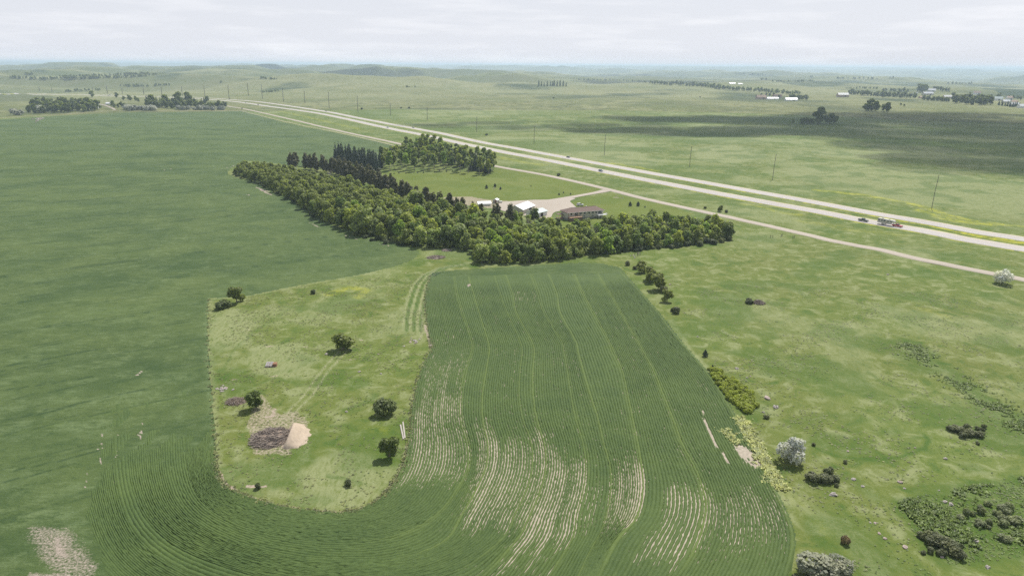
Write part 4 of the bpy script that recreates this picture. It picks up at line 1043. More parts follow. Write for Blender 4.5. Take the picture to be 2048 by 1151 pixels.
for (x, y, s, zs, lab) in [(1930, 868, 1.15, .62, 'wide dark bush on the far right of the pasture'), (1908, 860, .85, .7, 'left wing of dark scrub on the far right of the pasture'), (1952, 872, .8, .7, 'right wing of dark scrub on the far right of the pasture'),
                           (1625, 960, 1.0, .8, 'dark bush below the silver-leaved tree'), (1648, 962, .95, .75, 'dark bush second below the silver-leaved tree'), (1672, 960, .55, .8, 'small dark bush right of the pair below the silver tree'),
                           (1533, 836, .45, .9, 'small grey bush beside the two boulders'), (1690, 925, .32, 1.0, 'tiny dark bush right of the silver-leaved tree'), (1627, 890, .3, 1.0, 'tiny grey bush beside the silver tree crown'),
                           (1865, 1085, 1.05, .8, 'dark olive thicket bush, left of three in the lower pasture'), (1893, 1095, 1.1, .8, 'dark olive thicket bush, middle of three in the lower pasture'), (1915, 1112, .85, .8, 'dark olive thicket bush, right of three in the lower pasture'),
                           (1845, 1075, .6, .8, 'small olive bush left of the three thicket bushes'), (1955, 888, .3, 1.0, 'tiny dark shrub below the wide dark bush'), (1920, 1036, .5, .7, 'grey sage bush above the olive thicket'),
                           (2005, 1020, .8, .7, 'grey sage clump at the right edge, upper'), (2030, 1045, .9, .7, 'grey sage clump at the right edge, middle'), (2010, 1080, .7, .7, 'grey sage clump at the right edge, lower'), (1960, 1050, .6, .7, 'grey sage clump in the green weeds')]:
    sage = 'sage' in lab
    single(x, y, KIT_H, s, lab, color=(2.0, 1.9, 2.3, 1) if sage else (1.2, 1.12, 1.2, 1), zs=zs)
for (cx, cy_, ww, nn_, lab) in [(1930, 866, 34, 7, 'small twiggy shrub fringing the wide dark bush'), (1645, 961, 40, 7, 'small twiggy shrub fringing the dark bushes below the silver tree'), (1890, 1096, 48, 10, 'small twiggy shrub fringing the olive thicket'), (1985, 1040, 60, 12, 'small grey sage shrub in the lower right weeds'), (1640, 1140, 52, 8, 'small shrub fringing the big grey-green bush')]:
    for k in range(nn_):
        sg = 'sage' in lab
        cc = r.uniform(.9, 1.3) * (1.6 if sg else 1)
        single(cx + r.normal(0, ww * .55), cy_ + r.normal(0, ww * .22), KIT_H, r.uniform(.3, .62), lab, group=lab.replace('small', 'small', 1) + 's', color=(cc, cc * .97, cc * 1.05, 1), zs=r.uniform(.8, 1.25))
for (x, y, s, kit, lab) in [(1283, 545, .80, KIT_R, 'tree at the upper end of the clump on the row crop corner'), (1302, 560, .92, KIT_R, 'second tree of the clump on the row crop corner'), (1316, 578, 1.05, KIT_R, 'largest tree of the clump on the row crop corner'),
                            (1300, 566, .7, KIT_R, 'low tree inside the clump on the row crop corner'), (1327, 584, .7, KIT_H, 'bush below the largest tree of the corner clump'), (1334, 603, .72, KIT_R, 'small tree at the lower end of the corner clump'),
                            (1352, 626, .62, KIT_H, 'dark bush on the row crop edge below the clump'), (1345, 622, .35, KIT_H, 'tiny bush left of the dark bush on the row crop edge'), (1255, 530, .5, KIT_H, 'small bush between the grove and the corner clump'),
                            (1270, 538, .45, KIT_H, 'low bush at the top of the corner clump')]:
    single(x, y, kit, s * 1.6, lab, 'broadleaf_tree' if kit is KIT_R else 'shrub', 'tree' if kit is KIT_R else 'shrub', None, (.95, .92, .8, 1))
KIT_C = [make_tree('young_spruce', cone_lobes(1.35, 3.4, 12, 190 + i, .8), 800, 0.2, 760 + i, M['spruce'], 3.0, 0.07, M['bark'], 0) for i in range(2)]
for (x, y, s, lab) in [(1410, 712, .75, 'young dark conifer on the row crop edge above the lime bushes'), (1425, 734, .3, 'tiny conifer seedling above the lime bushes'), (973, 377, .95, 'young spruce left of the stone ring on the lawn'),
                       (990, 374, .95, 'young spruce behind the stone ring on the lawn'), (1001, 379, .75, 'young spruce right of the stone ring on the lawn'), (1118, 390, .55, 'left one of three small evergreens in the lawn near the drive'),
                       (1127, 386, .42, 'middle one of three small evergreens in the lawn near the drive'), (1141, 389, .45, 'right one of three small evergreens in the lawn near the drive'), (1062, 373, .35, 'tiny lone evergreen in the middle of the lawn'),
                       (1260, 412, 1.0, 'left young spruce on the lawn right of the house'), (1276, 412, 1.05, 'right young spruce on the lawn right of the house'), (1290, 415, .4, 'tiny spruce on the lawn right of the house')]:
    single(x, y, KIT_C, s, lab, 'young_spruce', 'spruce tree')
for k, (x, y) in enumerate([(788, 348), (798, 347), (835, 346), (847, 346), (869, 345), (879, 343), (893, 344), (905, 343), (812, 347)]):
    single(x, y, KIT_C, .36 + .12 * r.random(), 'knee-high evergreen seedling in the line along the grove edge of the lawn', 'evergreen_seedling', 'seedling', 'evergreen seedlings along the grove edge')
for (x, y, s, kit, lab, c) in [(1117, 352, .95, KIT_H, 'round dark bush on the verge between gravel road and highway', (.7, .7, .7, 1)), (1410, 417, .65, KIT_H, 'pale small tree on the verge left of the dark pair', (1.3, 1.3, 1.1, 1)),
                               (1440, 423, .98, KIT_R, 'dark tree on the verge beside the gravel road', (.72, .75, .7, 1)), (1453, 425, .7, KIT_H, 'small dark tree right of the dark verge tree', (.7, .75, .7, 1)),
                               (973, 271, 1.1, KIT_H, 'lone dark bush beyond the highway', (.6, .65, .6, 1)), (724, 219, 1.6, KIT_H, 'dark bush beside a power pole beyond the highway', (.6, .6, .65, 1)),
                               (818, 217, 1.5, KIT_H, 'dark bush in the middle distance beyond the highway', (.55, .6, .6, 1)), (802, 217, 1.1, KIT_H, 'smaller dark bush left of another beyond the highway', (.55, .6, .6, 1)),
                               (1107, 197, 1.6, KIT_H, 'dark bush on the pale slope beyond the highway', (.55, .6, .6, 1)), (1400, 195, 1.4, KIT_H, 'dark low bush on the pasture below the long tree line', (.55, .6, .6, 1))]:
    single(x, y, kit, s, lab, 'shrub' if kit is KIT_H else 'broadleaf_tree', 'shrub' if kit is KIT_H else 'tree', None, c)

# lime bushes and pale weeds on the field edge
lime = scatter(FL([(1418, 737), (1440, 742), (1470, 765), (1500, 790), (1514, 812), (1490, 824), (1462, 804), (1438, 774)]), 1.7, 55, 3000)
lime_y = np.quantile(lime[:, 1], [.33, .67])
KIT_L = [make_tree('lime_bush', bush_lobes(1.5, 1.3, 8, 210 + i), 900, 0.17, 800 + i, M['lime'], .9, .05, M['bark'], 3, .4) for i in range(3)]
for q in lime:
    s = r.uniform(.75, 1.15); c = r.uniform(.8, 1.15)
    plant('lime_bush', KIT_L[int(r.integers(0, 3))], (q[0], q[1], float(height(*q))), r.random() * 6, s, ('pale ' if c > 1.04 else 'deep ' if c < .9 else '') + 'lime green bush in the strip on the row crop edge, ' + ('upper' if q[1] > lime_y[1] else 'lower' if q[1] < lime_y[0] else 'middle') + ' part', 'bush', 'lime green bushes on the row crop edge', (c, c, c, 1))

def clumps(name, pts, size, h, material, seed, tint=None, n=7):
    """low weed clumps: a few leaning leaf blades each"""
    r = np.random.default_rng(seed); pts = np.asarray(pts); m = len(pts)
    V = []; z = height(pts[:, 0], pts[:, 1])
    s = size * (0.5 + r.random(m)); hh = h * (0.5 + r.random(m))
    for k in range(n):
        a = 2 * pi * k / n + r.random(m); da = 0.55
        c = np.column_stack([pts, z + 0.02])
        o1 = np.column_stack([np.cos(a - da) * s * .7, np.sin(a - da) * s * .7, hh * (.45 + .4 * r.random(m))])
        o2 = np.column_stack([np.cos(a) * s * 1.15, np.sin(a) * s * 1.15, hh * (.1 + .6 * r.random(m))])
        o3 = np.column_stack([np.cos(a + da) * s * .7, np.sin(a + da) * s * .7, hh * (.45 + .4 * r.random(m))])
        V.append(np.stack([c, c + o1, c + o2, c + o3], 1))
    V = np.stack(V, 1).reshape(-1, 3); F = np.arange(len(V)).reshape(-1, 4)
    t = np.repeat(r.random(m) if tint is None else tint, n * 4)
    o = link(name, mesh_np(name, V, F, material, False, {'tint': t})); o['kind'] = 'stuff'; return o
M['paleweed'] = leafy('pale weed leaves', (0.40, 0.44, 0.20), .25, .3, None, False)
M['weed'] = leafy('dark weed leaves', (0.120, 0.180, 0.040), .35, .25, None, False)
M['tuft'] = leafy('seeding grass tufts', (0.20, 0.225, 0.105), .35, .3, (1.1, 1.1, .8), False)
wl_ = catmull(FL([(1481, 838), (1492, 858), (1510, 885), (1524, 915), (1540, 945), (1560, 975)]), 10)
q = wl_[rng.integers(0, len(wl_), 900)] + rng.normal(0, .95, (900, 2)); q2 = FL([(1450, 862), (1462, 872), (1472, 884)])
q2 = q2[rng.integers(0, 3, 90)] + rng.normal(0, .8, (90, 2))
clumps('pale_weeds', np.vstack([q, q2]), .42, .55, M['paleweed'], 51)
# weeds and tufts over the pasture and the grass island
def spread_in(poly_px, n, thr, sc1, seed, not_crop=True):
    p = FL(poly_px); r = np.random.default_rng(seed)
    lo, hi = p.min(0), p.max(0); c = lo + r.random((n, 2)) * (hi - lo)
    k = inside(p, c[:, 0], c[:, 1]) & (fbm(c[:, 0] / sc1, c[:, 1] / sc1, seed, 4) + .25 * r.normal(0, 1, n) * .4 > thr)
    k &= ~inside(CROP, c[:, 0], c[:, 1]); return c[k]
RP = [(1330, 560), (2100, 600), (2100, 1180), (1600, 1180), (1595, 1060), (1500, 830), (1400, 690)]
PP = [(415, 590), (850, 545), (862, 690), (820, 900), (700, 1030), (470, 985), (420, 800)]
dl = catmull(FL([(1810, 688), (1860, 722), (1910, 755), (1960, 790), (2010, 828), (2070, 868)]), 12)
dq = dl[rng.integers(0, len(dl), 1500)] + rng.normal(0, 1.0, (1500, 2)) * np.array([2.6, 1.6])
clumps('drainage_weeds', dq[fbm(dq[:, 0] / 5, dq[:, 1] / 5, 67, 3) > -.05], .34, .45, M['weed'], 68, n=6)
clumps('thicket_weeds', spread_in([(1790, 1005), (1880, 978), (2060, 950), (2060, 1100), (1960, 1105), (1850, 1060)], 5200, .10, 9, 65), .42, .6, M['weed'], 66, n=7)
clumps('weeds', np.vstack([spread_in(RP, 20000, .30, 9, 61), spread_in([(1800, 1000), (1900, 975), (2060, 955), (2060, 1110), (1900, 1125), (1830, 1070)], 2600, -.4, 5, 62), spread_in(PP, 7000, .24, 6, 63)]), .20, .16, M['weed'], 64, n=5)
clumps('grass_tufts', np.vstack([spread_in(RP, 22000, .10, 12, 71), spread_in(PP, 14000, .02, 8, 72)]), .24, .17, M['tuft'], 73, n=4)
for_edge = catmull(FL(INNER), 12)
q = for_edge[rng.integers(0, len(for_edge), 1500)] + rng.normal(0, .45, (1500, 2))
clumps('field_edge_weeds', q, .28, .4, M['tuft'], 74, n=5)

# ------------------------------------------------------------------ trees of the middle and far distance
KIT_F = [make_tree('far_tree', broad_lobes(4.6, 8.6, 1.2, 8, 220 + i), 420, 0.95, 850 + i, M['leaf'], 7.5, .3, M['bark'], 3) for i in range(4)]
KIT_FS = [make_tree('far_conifer', cone_lobes(2.6, 12, 10, 230 + i, .8), 260, 0.9, 870 + i, M['spruce'], 11, .2, M['bark'], 0) for i in range(2)]
KIT_FP = [make_tree('far_poplar', cone_lobes(2.4, 14, 12, 240 + i, .35), 320, .85, 880 + i, M['leaf'], 12, .25, M['bark'], 0) for i in range(2)]
KIT_FV = [make_tree('far_blossom', bush_lobes(4.0, 5.5, 9, 250 + i), 420, .7, 890 + i, M['silver'], 4, .2, M['bark'], 3) for i in range(2)]
r = np.random.default_rng(77)
dkc = lambda a=.55, b=.85: (lambda q: (q, q * 1.03, q * 1.0, 1))(r.uniform(a, b))
n_far = [0]
def far_group(poly, n, kit, hpx, label, cat, grp, name='distant_tree', jy=1.0, colf=dkc, hk=9.6):
    """poly: a line in the photograph along the feet of the trees; hpx: their height there"""
    pl = np.asarray(poly, float); seg = np.concatenate([[0], np.cumsum(np.linalg.norm(np.diff(pl, axis=0), axis=1))])
    for k in range(n):
        s = (k + r.uniform(.1, .9)) / n * seg[-1]
        px, py = np.interp(s, seg, pl[:, 0]), np.interp(s, seg, pl[:, 1]) + r.uniform(-jy, jy)
        p = P(px, py); dist = np.linalg.norm(p - np.array([0, 0, CAM_H]))
        h = hpx * r.uniform(.75, 1.15) * dist / FPX
        third = '' if n < 7 else [', left third', ', middle third', ', right third'][min(2, int(3 * s / seg[-1]))]
        sz = '' if n < 4 else 'taller ' if h > hpx * dist / FPX * 1.03 else 'smaller ' if h < hpx * dist / FPX * .86 else ''
        plant(name, kit[int(r.integers(0, len(kit)))], p, r.random() * 6.28, h / hk, sz + label + third, cat, (grp + third) if grp else None, colf()); n_far[0] += 1
# farmstead at the upper left
far_group([(58, 226), (95, 225), (140, 223.5), (196, 221)], 30, KIT_F, 14, 'dark leafy tree in the grove left of the white farmhouse', 'tree', 'farm grove left of the white farmhouse', 'farm_tree', 2)
far_group([(64, 217), (100, 213), (150, 211), (188, 212)], 18, KIT_F, 13, 'dark leafy tree among the blue-roofed farm buildings', 'tree', 'trees among the blue-roofed farm buildings', 'farm_tree', 2)
far_group([(292, 214), (330, 215.5), (380, 216), (430, 217), (452, 217)], 34, KIT_F, 12, 'leafy tree in the long grove above the crop field corner', 'tree', 'long grove above the crop field corner', 'farm_tree', 2)
far_group([(290, 207), (330, 208), (370, 208.5), (410, 210)], 22, KIT_FS, 13, 'dark conifer in the long grove above the crop field corner', 'conifer', 'conifers of the long grove', 'farm_conifer', 1.5, hk=12)
far_group([(292, 212), (297, 213), (380, 208), (372, 208)], 4, KIT_F, 19, 'tall round tree rising out of the long grove', 'tree', 'tall trees of the long grove', 'farm_tree', 1)
far_group([(248, 219.5), (262, 220), (285, 220.5), (310, 221)], 9, KIT_FV, 9, 'white-blossomed shrub in the row beside the farm drive', 'shrub', 'white-blossomed shrubs by the farm drive', 'blossom_shrub', .8, lambda: (1.3, 1.3, 1.3, 1), 5.5)
far_group([(355, 219.5), (390, 219.5), (452, 220)], 10, KIT_FV, 8, 'pale blossomed shrub at the foot of the long grove', 'shrub', 'pale shrubs at the foot of the long grove', 'blossom_shrub', .8, lambda: (.95, .97, .95, 1), 5.5)
far_group([(223, 214), (236, 215), (250, 214)], 5, KIT_F, 8, 'small dark tree beside the farm drive', 'tree', 'small trees beside the farm drive', 'farm_tree', 1)
far_group([(245, 200), (262, 202), (280, 204)], 5, KIT_F, 8, 'small dark tree on the ridge behind the farm drive', 'tree', 'small trees on the ridge behind the farm', 'farm_tree', 1)
for (x, y, h, kit, nm, lab, c, hk) in [(84, 226, 13, KIT_FV, 'blossom_shrub', 'white-blossomed tree in front of the left farm grove', (1.35, 1.35, 1.3, 1), 5.5), (30, 230, 11, KIT_FV, 'blossom_shrub', 'left one of two pale shrubs at the far left field edge', (1.1, 1.1, 1.05, 1), 5.5),
                                   (41, 230, 9, KIT_FV, 'blossom_shrub', 'right one of two pale shrubs at the far left field edge', (1.1, 1.1, 1.05, 1), 5.5), (184, 195, 11, KIT_F, 'farm_tree', 'grey-green round tree on the skyline ridge beside the highway', (.9, .95, 1.1, 1), 9.6),
                                   (234, 196, 9, KIT_F, 'farm_tree', 'dark round tree on the ridge right of the grey-green one', (.6, .65, .6, 1), 9.6), (122, 198, 4, KIT_F, 'farm_tree', 'tiny dark tree on the ridge above the left farm grove', (.6, .65, .6, 1), 9.6),
                                   (414, 205, 11, KIT_F, 'farm_tree', 'dark tree beside the highway at the end of the long grove', (.6, .65, .6, 1), 9.6), (225, 212, 9, KIT_F, 'farm_tree', 'dark tree beside the white farm shed', (.6, .65, .6, 1), 9.6)]:
    p = P(x, y); d = np.linalg.norm(p - np.array([0, 0, CAM_H]))
    plant(nm, kit[0], p, r.random() * 6, h * d / FPX / hk, lab, 'tree' if kit is KIT_F else 'shrub', None, c)
# shelterbelt beyond the highway, poplars, clumps, village
far_group([(1154, 160.5), (1200, 161), (1250, 162), (1300, 167)], 26, KIT_F, 3.2, 'tree in the thin far end of the long tree line', 'tree', 'thin far end of the long tree line', 'distant_tree', .5)
far_group([(1300, 167.5), (1352, 170), (1402, 173), (1447, 178)], 36, KIT_F, 7, 'tree in the middle of the long tree line', 'tree', 'middle of the long tree line', 'distant_tree', 1.2)
far_group([(1400, 173), (1447, 179), (1507, 183), (1560, 187), (1600, 189)], 46, KIT_F, 7, 'tree in the near half of the long tree line', 'tree', 'near half of the long tree line', 'distant_tree', 1.2, lambda: dkc(.8, 1.2))
far_group([(1578, 200), (1600, 199.5), (1616, 199)], 12, KIT_F, 8.5, 'tree in the block behind the long white barn', 'tree', 'tree block behind the long white barn', 'distant_tree', 1.5, lambda: dkc(.6, .9))
far_group([(1510, 196), (1530, 192), (1550, 191), (1560, 197)], 6, KIT_F, 6, 'tree among the tan-roofed farm buildings', 'tree', 'trees among the tan-roofed farm buildings', 'distant_tree', 1)
far_group([(1076, 172.5), (1100, 172.5), (1116, 172.5), (1134, 173)], 11, KIT_FP, 10, 'upright poplar in the loose row on the pale slope', 'poplar', 'upright poplars on the pale slope', 'distant_poplar', .5, lambda: dkc(.55, .75), 14)
far_group([(1632, 247), (1640, 248)], 2, KIT_F, 24, 'tall tree in the shaded clump nearest the highway', 'tree', 'tall trees of the nearest shaded clump', 'distant_tree', .5, lambda: dkc(.6, .7))
far_group([(1652, 248), (1670, 248)], 3, KIT_F, 17, 'tree on the right side of the nearest shaded clump', 'tree', 'right side of the nearest shaded clump', 'distant_tree', .5, lambda: dkc(.6, .7))
far_group([(1600, 248), (1626, 248)], 7, KIT_F, 11, 'low tree in the row left of the nearest shaded clump', 'tree', 'low trees left of the nearest shaded clump', 'distant_tree', .5, lambda: dkc(.6, .7))
far_group([(1580, 248), (1586, 248)], 1, KIT_F, 8, 'small lone tree left of the nearest shaded clump', 'tree', None, 'distant_tree', .5, lambda: dkc(.6, .7))
far_group([(1726, 222), (1750, 223)], 4, KIT_F, 17, 'round tree in the left half of the shaded clump below the village', 'tree', 'left half of the clump below the village', 'distant_tree', .6, lambda: dkc(.55, .7))
far_group([(1762, 223), (1782, 223)], 3, KIT_F, 16, 'round tree in the right half of the shaded clump below the village', 'tree', 'right half of the clump below the village', 'distant_tree', .6, lambda: dkc(.55, .7))
far_group([(1796, 210), (1812, 213)], 2, KIT_F, 4.5, 'small dark bush right of the clump below the village', 'shrub', 'small dark bushes below the village', 'distant_shrub', .3)
far_group([(1697, 189), (1730, 191), (1762, 193.5)], 15, KIT_F, 8.5, 'round tree in the neat row right of the white barn', 'tree', 'neat row right of the white barn', 'distant_tree', .6, lambda: dkc(.6, .85))
far_group([(1762, 194), (1800, 195), (1832, 196.5)], 18, KIT_F, 9, 'tree in the village shelterbelt between the row and the houses', 'tree', 'village shelterbelt between row and houses', 'distant_tree', 1.5, lambda: dkc(.6, .85))
far_group([(1762, 183), (1800, 184), (1820, 185)], 9, KIT_F, 6, 'tree behind the village shelterbelt', 'tree', 'trees behind the village shelterbelt', 'distant_tree', 1, lambda: dkc(.6, .85))
far_group([(1844, 200), (1870, 202), (1898, 204)], 16, KIT_F, 7, 'tree in the front hedge row of the village', 'tree', 'front hedge row of the village', 'distant_tree', .8, lambda: dkc(.5, .8))
far_group([(1906, 204), (1925, 206), (1958, 208), (1982, 208)], 24, KIT_F, 12, 'tall tree in the dense village grove', 'tree', 'dense village grove', 'distant_tree', 2.5, lambda: dkc(.5, .75))
far_group([(1924, 206), (1960, 207)], 6, KIT_FS, 14, 'dark conifer in the dense village grove', 'conifer', 'conifers of the dense village grove', 'distant_conifer', 2.5, lambda: dkc(.8, 1), 12)
far_group([(1995, 211), (2020, 213), (2042, 215)], 9, KIT_FS, 8, 'conifer in front of the last village houses', 'conifer', 'conifers before the last village houses', 'distant_conifer', 1, lambda: dkc(.8, 1.1), 12)
far_group([(1837, 184), (1850, 184)], 5, KIT_F, 11, 'tall tree on the rise above the village', 'tree', 'tall trees above the village', 'distant_tree', 1, lambda: dkc(.6, .8))
far_group([(1866, 180), (1897, 183)], 7, KIT_F, 6, 'tree beside the pale upper village roofs', 'tree', 'trees beside the upper village roofs', 'distant_tree', 1, lambda: dkc(.6, .8))
far_group([(1905, 195), (1940, 200), (2010, 196), (2048, 204)], 14, KIT_F, 6, 'tree between the village roofs', 'tree', 'trees between the village roofs', 'distant_tree', 2, lambda: dkc(.6, .85))
print('far', n_far)
# rows too far off to count
def mass(name, polys, kit, hpx, seed, hk=9.6, jy=.8, c=1.0):
    r = np.random.default_rng(seed); items = []
    for poly, n in polys:
        pl = np.asarray(poly, float); seg = np.concatenate([[0], np.cumsum(np.linalg.norm(np.diff(pl, axis=0), axis=1))])
        for k in range(n):
            s = r.random() * seg[-1]; px, py = np.interp(s, seg, pl[:, 0]), np.interp(s, seg, pl[:, 1]) + r.uniform(-jy, jy)
            p = P(px, py); d = np.linalg.norm(p - np.array([0, 0, CAM_H])); h = hpx * r.uniform(.6, 1.2) * d / FPX
            items.append((p[0], p[1], p[2], h / hk, r.random() * 6.28, int(r.integers(0, len(kit)))))
    return joined(name, items, kit)
mass('distant_woods', [([(100, 158), (150, 158), (200, 157), (260, 155), (315, 150)], 130), ([(120, 155), (200, 153), (300, 148)], 80), ([(20, 156), (60, 158), (100, 160)], 34), ([(240, 173), (290, 173), (340, 171)], 40), ([(130, 184), (170, 182), (200, 181)], 20),
                     ([(50, 150), (65, 150)], 6), ([(520, 157), (555, 160)], 16), ([(440, 166), (445, 166)], 3)], KIT_F, 4, 81)
mass('distant_rows', [([(1470, 149), (1500, 150), (1545, 152)], 26), ([(1545, 164), (1580, 164), (1625, 163)], 26), ([(1670, 158), (1720, 158), (1758, 159)], 22), ([(1690, 177), (1760, 178)], 22), ([(1780, 157), (1786, 157)], 3), ([(1620, 155), (1625, 155)], 2),
                    ([(1895, 168), (1945, 169)], 14), ([(812, 175), (830, 175)], 5), ([(520, 186), (560, 183)], 14), ([(1520, 160), (1535, 160)], 5)], KIT_F, 3.4, 82, jy=.4)

# ------------------------------------------------------------------ buildings
M['siding'] = plain('cream siding', (0.46, 0.44, 0.36), .7, 0, .08, 1.2)
M['shingle'] = plain('brown shingles', (0.175, 0.125, 0.105), .9, 0, .25, 1.6)
M['tin'] = plain('pale galvanised roofing', (0.60, 0.62, 0.64), .45, .3, .06, .4)
M['seam'] = plain('roof seam', (.45, .46, .47), .5)
M['whitewall'] = plain('white painted wall', (0.72, 0.72, 0.70), .7, 0, .05, .6)
M['deck'] = plain('reddish deck boards', (0.36, 0.23, 0.15), .8, 0, .2, 2)
M['skirt'] = plain('brown lattice skirt', (0.165, 0.115, 0.085), .85, 0, .25, 3)
M['found'] = plain('dark foundation', (0.20, 0.20, 0.19), .9)
M['glass'] = plain('window glass', (0.035, 0.045, 0.055), .12, 0, .1, 1, .5)
M['dark'] = plain('dark opening', (0.05, 0.045, 0.04), .9)
M['brown'] = plain('brown door', (0.16, 0.075, 0.05), .7)
M['white'] = plain('white paint', (0.80, 0.80, 0.79), .5, 0, .03)
M['bluetin'] = plain('blue roofing', (0.22, 0.33, 0.42), .5)
M['tanroof'] = plain('tan roofing', (0.42, 0.31, 0.24), .8)
M['greentin'] = plain('pale green roofing', (0.45, 0.52, 0.50), .5)

def frame_at(p, ang): return Matrix.Translation(Vector(tuple(float(q) for q in p))) @ Matrix.Rotation(ang, 4, 'Z')
# the ranch house: long side along its own X, end wall facing left
cL, cN, cR = P(1115.3, 436.8), P(1134.6, 440.8), P(1210, 434)
ax = (cR - cN)[:2]; ax /= np.linalg.norm(ax); ang = math.atan2(ax[1], ax[0])
LH, WH, HH = 25.5, 8.6, 5.0
house = thing('house', 'long cream house with brown hipped roof and raised decks', 'house', (cN[0], cN[1], cN[2] - .1), ang)
MB().box((LH / 2, WH / 2, HH / 2 + .55), (LH, WH, HH - 1.1)).build('wall', M['siding'], house)
MB().box((LH / 2, WH / 2, .55), (LH + .06, WH + .06, 1.1)).build('foundation', M['found'], house)
e = .75
v = [(-e, -e, HH), (LH + e, -e, HH), (LH + e, WH + e, HH), (-e, WH + e, HH), (WH / 2 * .8, WH / 2, HH + 2.0), (LH - WH / 2 * .8, WH / 2, HH + 2.0)]
v += [(p[0], p[1], HH - .22) for p in v[:4]]
roof = MB().add(v, [(0, 1, 5, 4), (1, 2, 5), (2, 3, 4, 5), (3, 0, 4), (6, 9, 8, 7), (0, 6, 7, 1), (1, 7, 8, 2), (2, 8, 9, 3), (3, 9, 6, 0)]).build('roof', M['shingle'], house)
MB().tube([(WH / 2 * .8, WH / 2, HH + 2.03), (LH - WH / 2 * .8, WH / 2, HH + 2.03)], [.12, .12], 6).build('ridge_cap', M['shingle'], roof)
for x in (8, 16): MB().box((x, WH * .62, HH + 1.75), (.55, .55, .9)).build('vent', M['white'], roof)
MB().box((LH * .5, -e - .06, HH - .14), (LH + 2 * e, .12, .16)).build('gutter', M['white'], house)
def window(parent, c, w_, h_, face='y', sgn=-1):
    f = MB(); g = MB()
    if face == 'y':
        f.box((c[0], c[1] + sgn * .03, c[2]), (w_ + .24, .10, h_ + .24)); g.box((c[0], c[1] + sgn * .06, c[2]), (w_, .10, h_))
    else:
        f.box((c[0] + sgn * .03, c[1], c[2]), (.10, w_ + .24, h_ + .24)); g.box((c[0] + sgn * .06, c[1], c[2]), (.10, w_, h_))
    o = f.build('window', M['white'], parent); g.build('pane', M['glass'], o); return o
for x in (2.6, 9.2, 12.2, 15.2, 18.0, 20.4): window(house, (x, 0, 3.9), 1.3, 1.2)
for x in (8, 12, 18): window(house, (x, 0, 2.0), 1.2, .8)
d = MB().box((6.2, -.05, 3.55), (1.9, .1, 2.1)).build('door', M['glass'], house); MB().box((6.2, -.12, 3.55), (.08, .06, 2.1)).build('frame', M['white'], d)
d = MB().box((23.0, -.05, 3.6), (2.4, .1, 2.2)).build('door', M['glass'], house); MB().box((23.0, -.12, 3.6), (.08, .06, 2.2)).build('frame', M['white'], d)
dk1 = MB().box((4.4, -1.9, 2.35), (8.6, 3.6, .22)).build('deck', M['deck'], house)
MB().box((4.4, -1.85, 1.12), (8.4, 3.4, 2.22)).build('skirt', M['skirt'], dk1)
for k in range(8): MB().box((.2 + k * 1.2, -3.62, 2.95), (.09, .09, 1.0)).build('post', M['deck'], dk1)
for z in (2.95, 3.42): MB().box((4.4, -3.62, z), (8.6, .07, .07)).build('rail', M['deck'], dk1)
for q in (.16, 8.64):
    MB().box((q, -1.9, 3.42), (.07, 3.5, .07)).build('rail', M['deck'], dk1)
dk2 = MB().box((23.6, -1.5, 2.35), (6.4, 2.8, .2)).build('deck', M['white'], house)
for k in range(7): MB().box((20.5 + k * 1.03, -2.85, 1.65), (.1, .1, 3.3)).build('post', M['white'], dk2)
for z in (2.85, 3.3): MB().box((23.6, -2.85, z), (6.4, .07, .08)).build('rail', M['white'], dk2)
for k in range(4): MB().box((26.75, -2.4 + k * .7, 2.9), (.1, .1, 1.0)).build('post', M['white'], dk2)
MB().box((26.75, -1.5, 3.3), (.07, 2.8, .08)).build('rail', M['white'], dk2)
po = MB().box((-2.0, WH - 1.6, 3.1), (3.6, 4.2, .2)).build('porch_roof', M['shingle'], house)
for (x, y) in ((-3.6, WH - 3.5), (-3.6, WH + .3)): MB().box((x, y, 1.55), (.16, .16, 3.1)).build('post', M['white'], po)
MB().box((-1.9, WH - 1.6, .3), (3.2, 3.6, .5)).build('step', M['deck'], po)

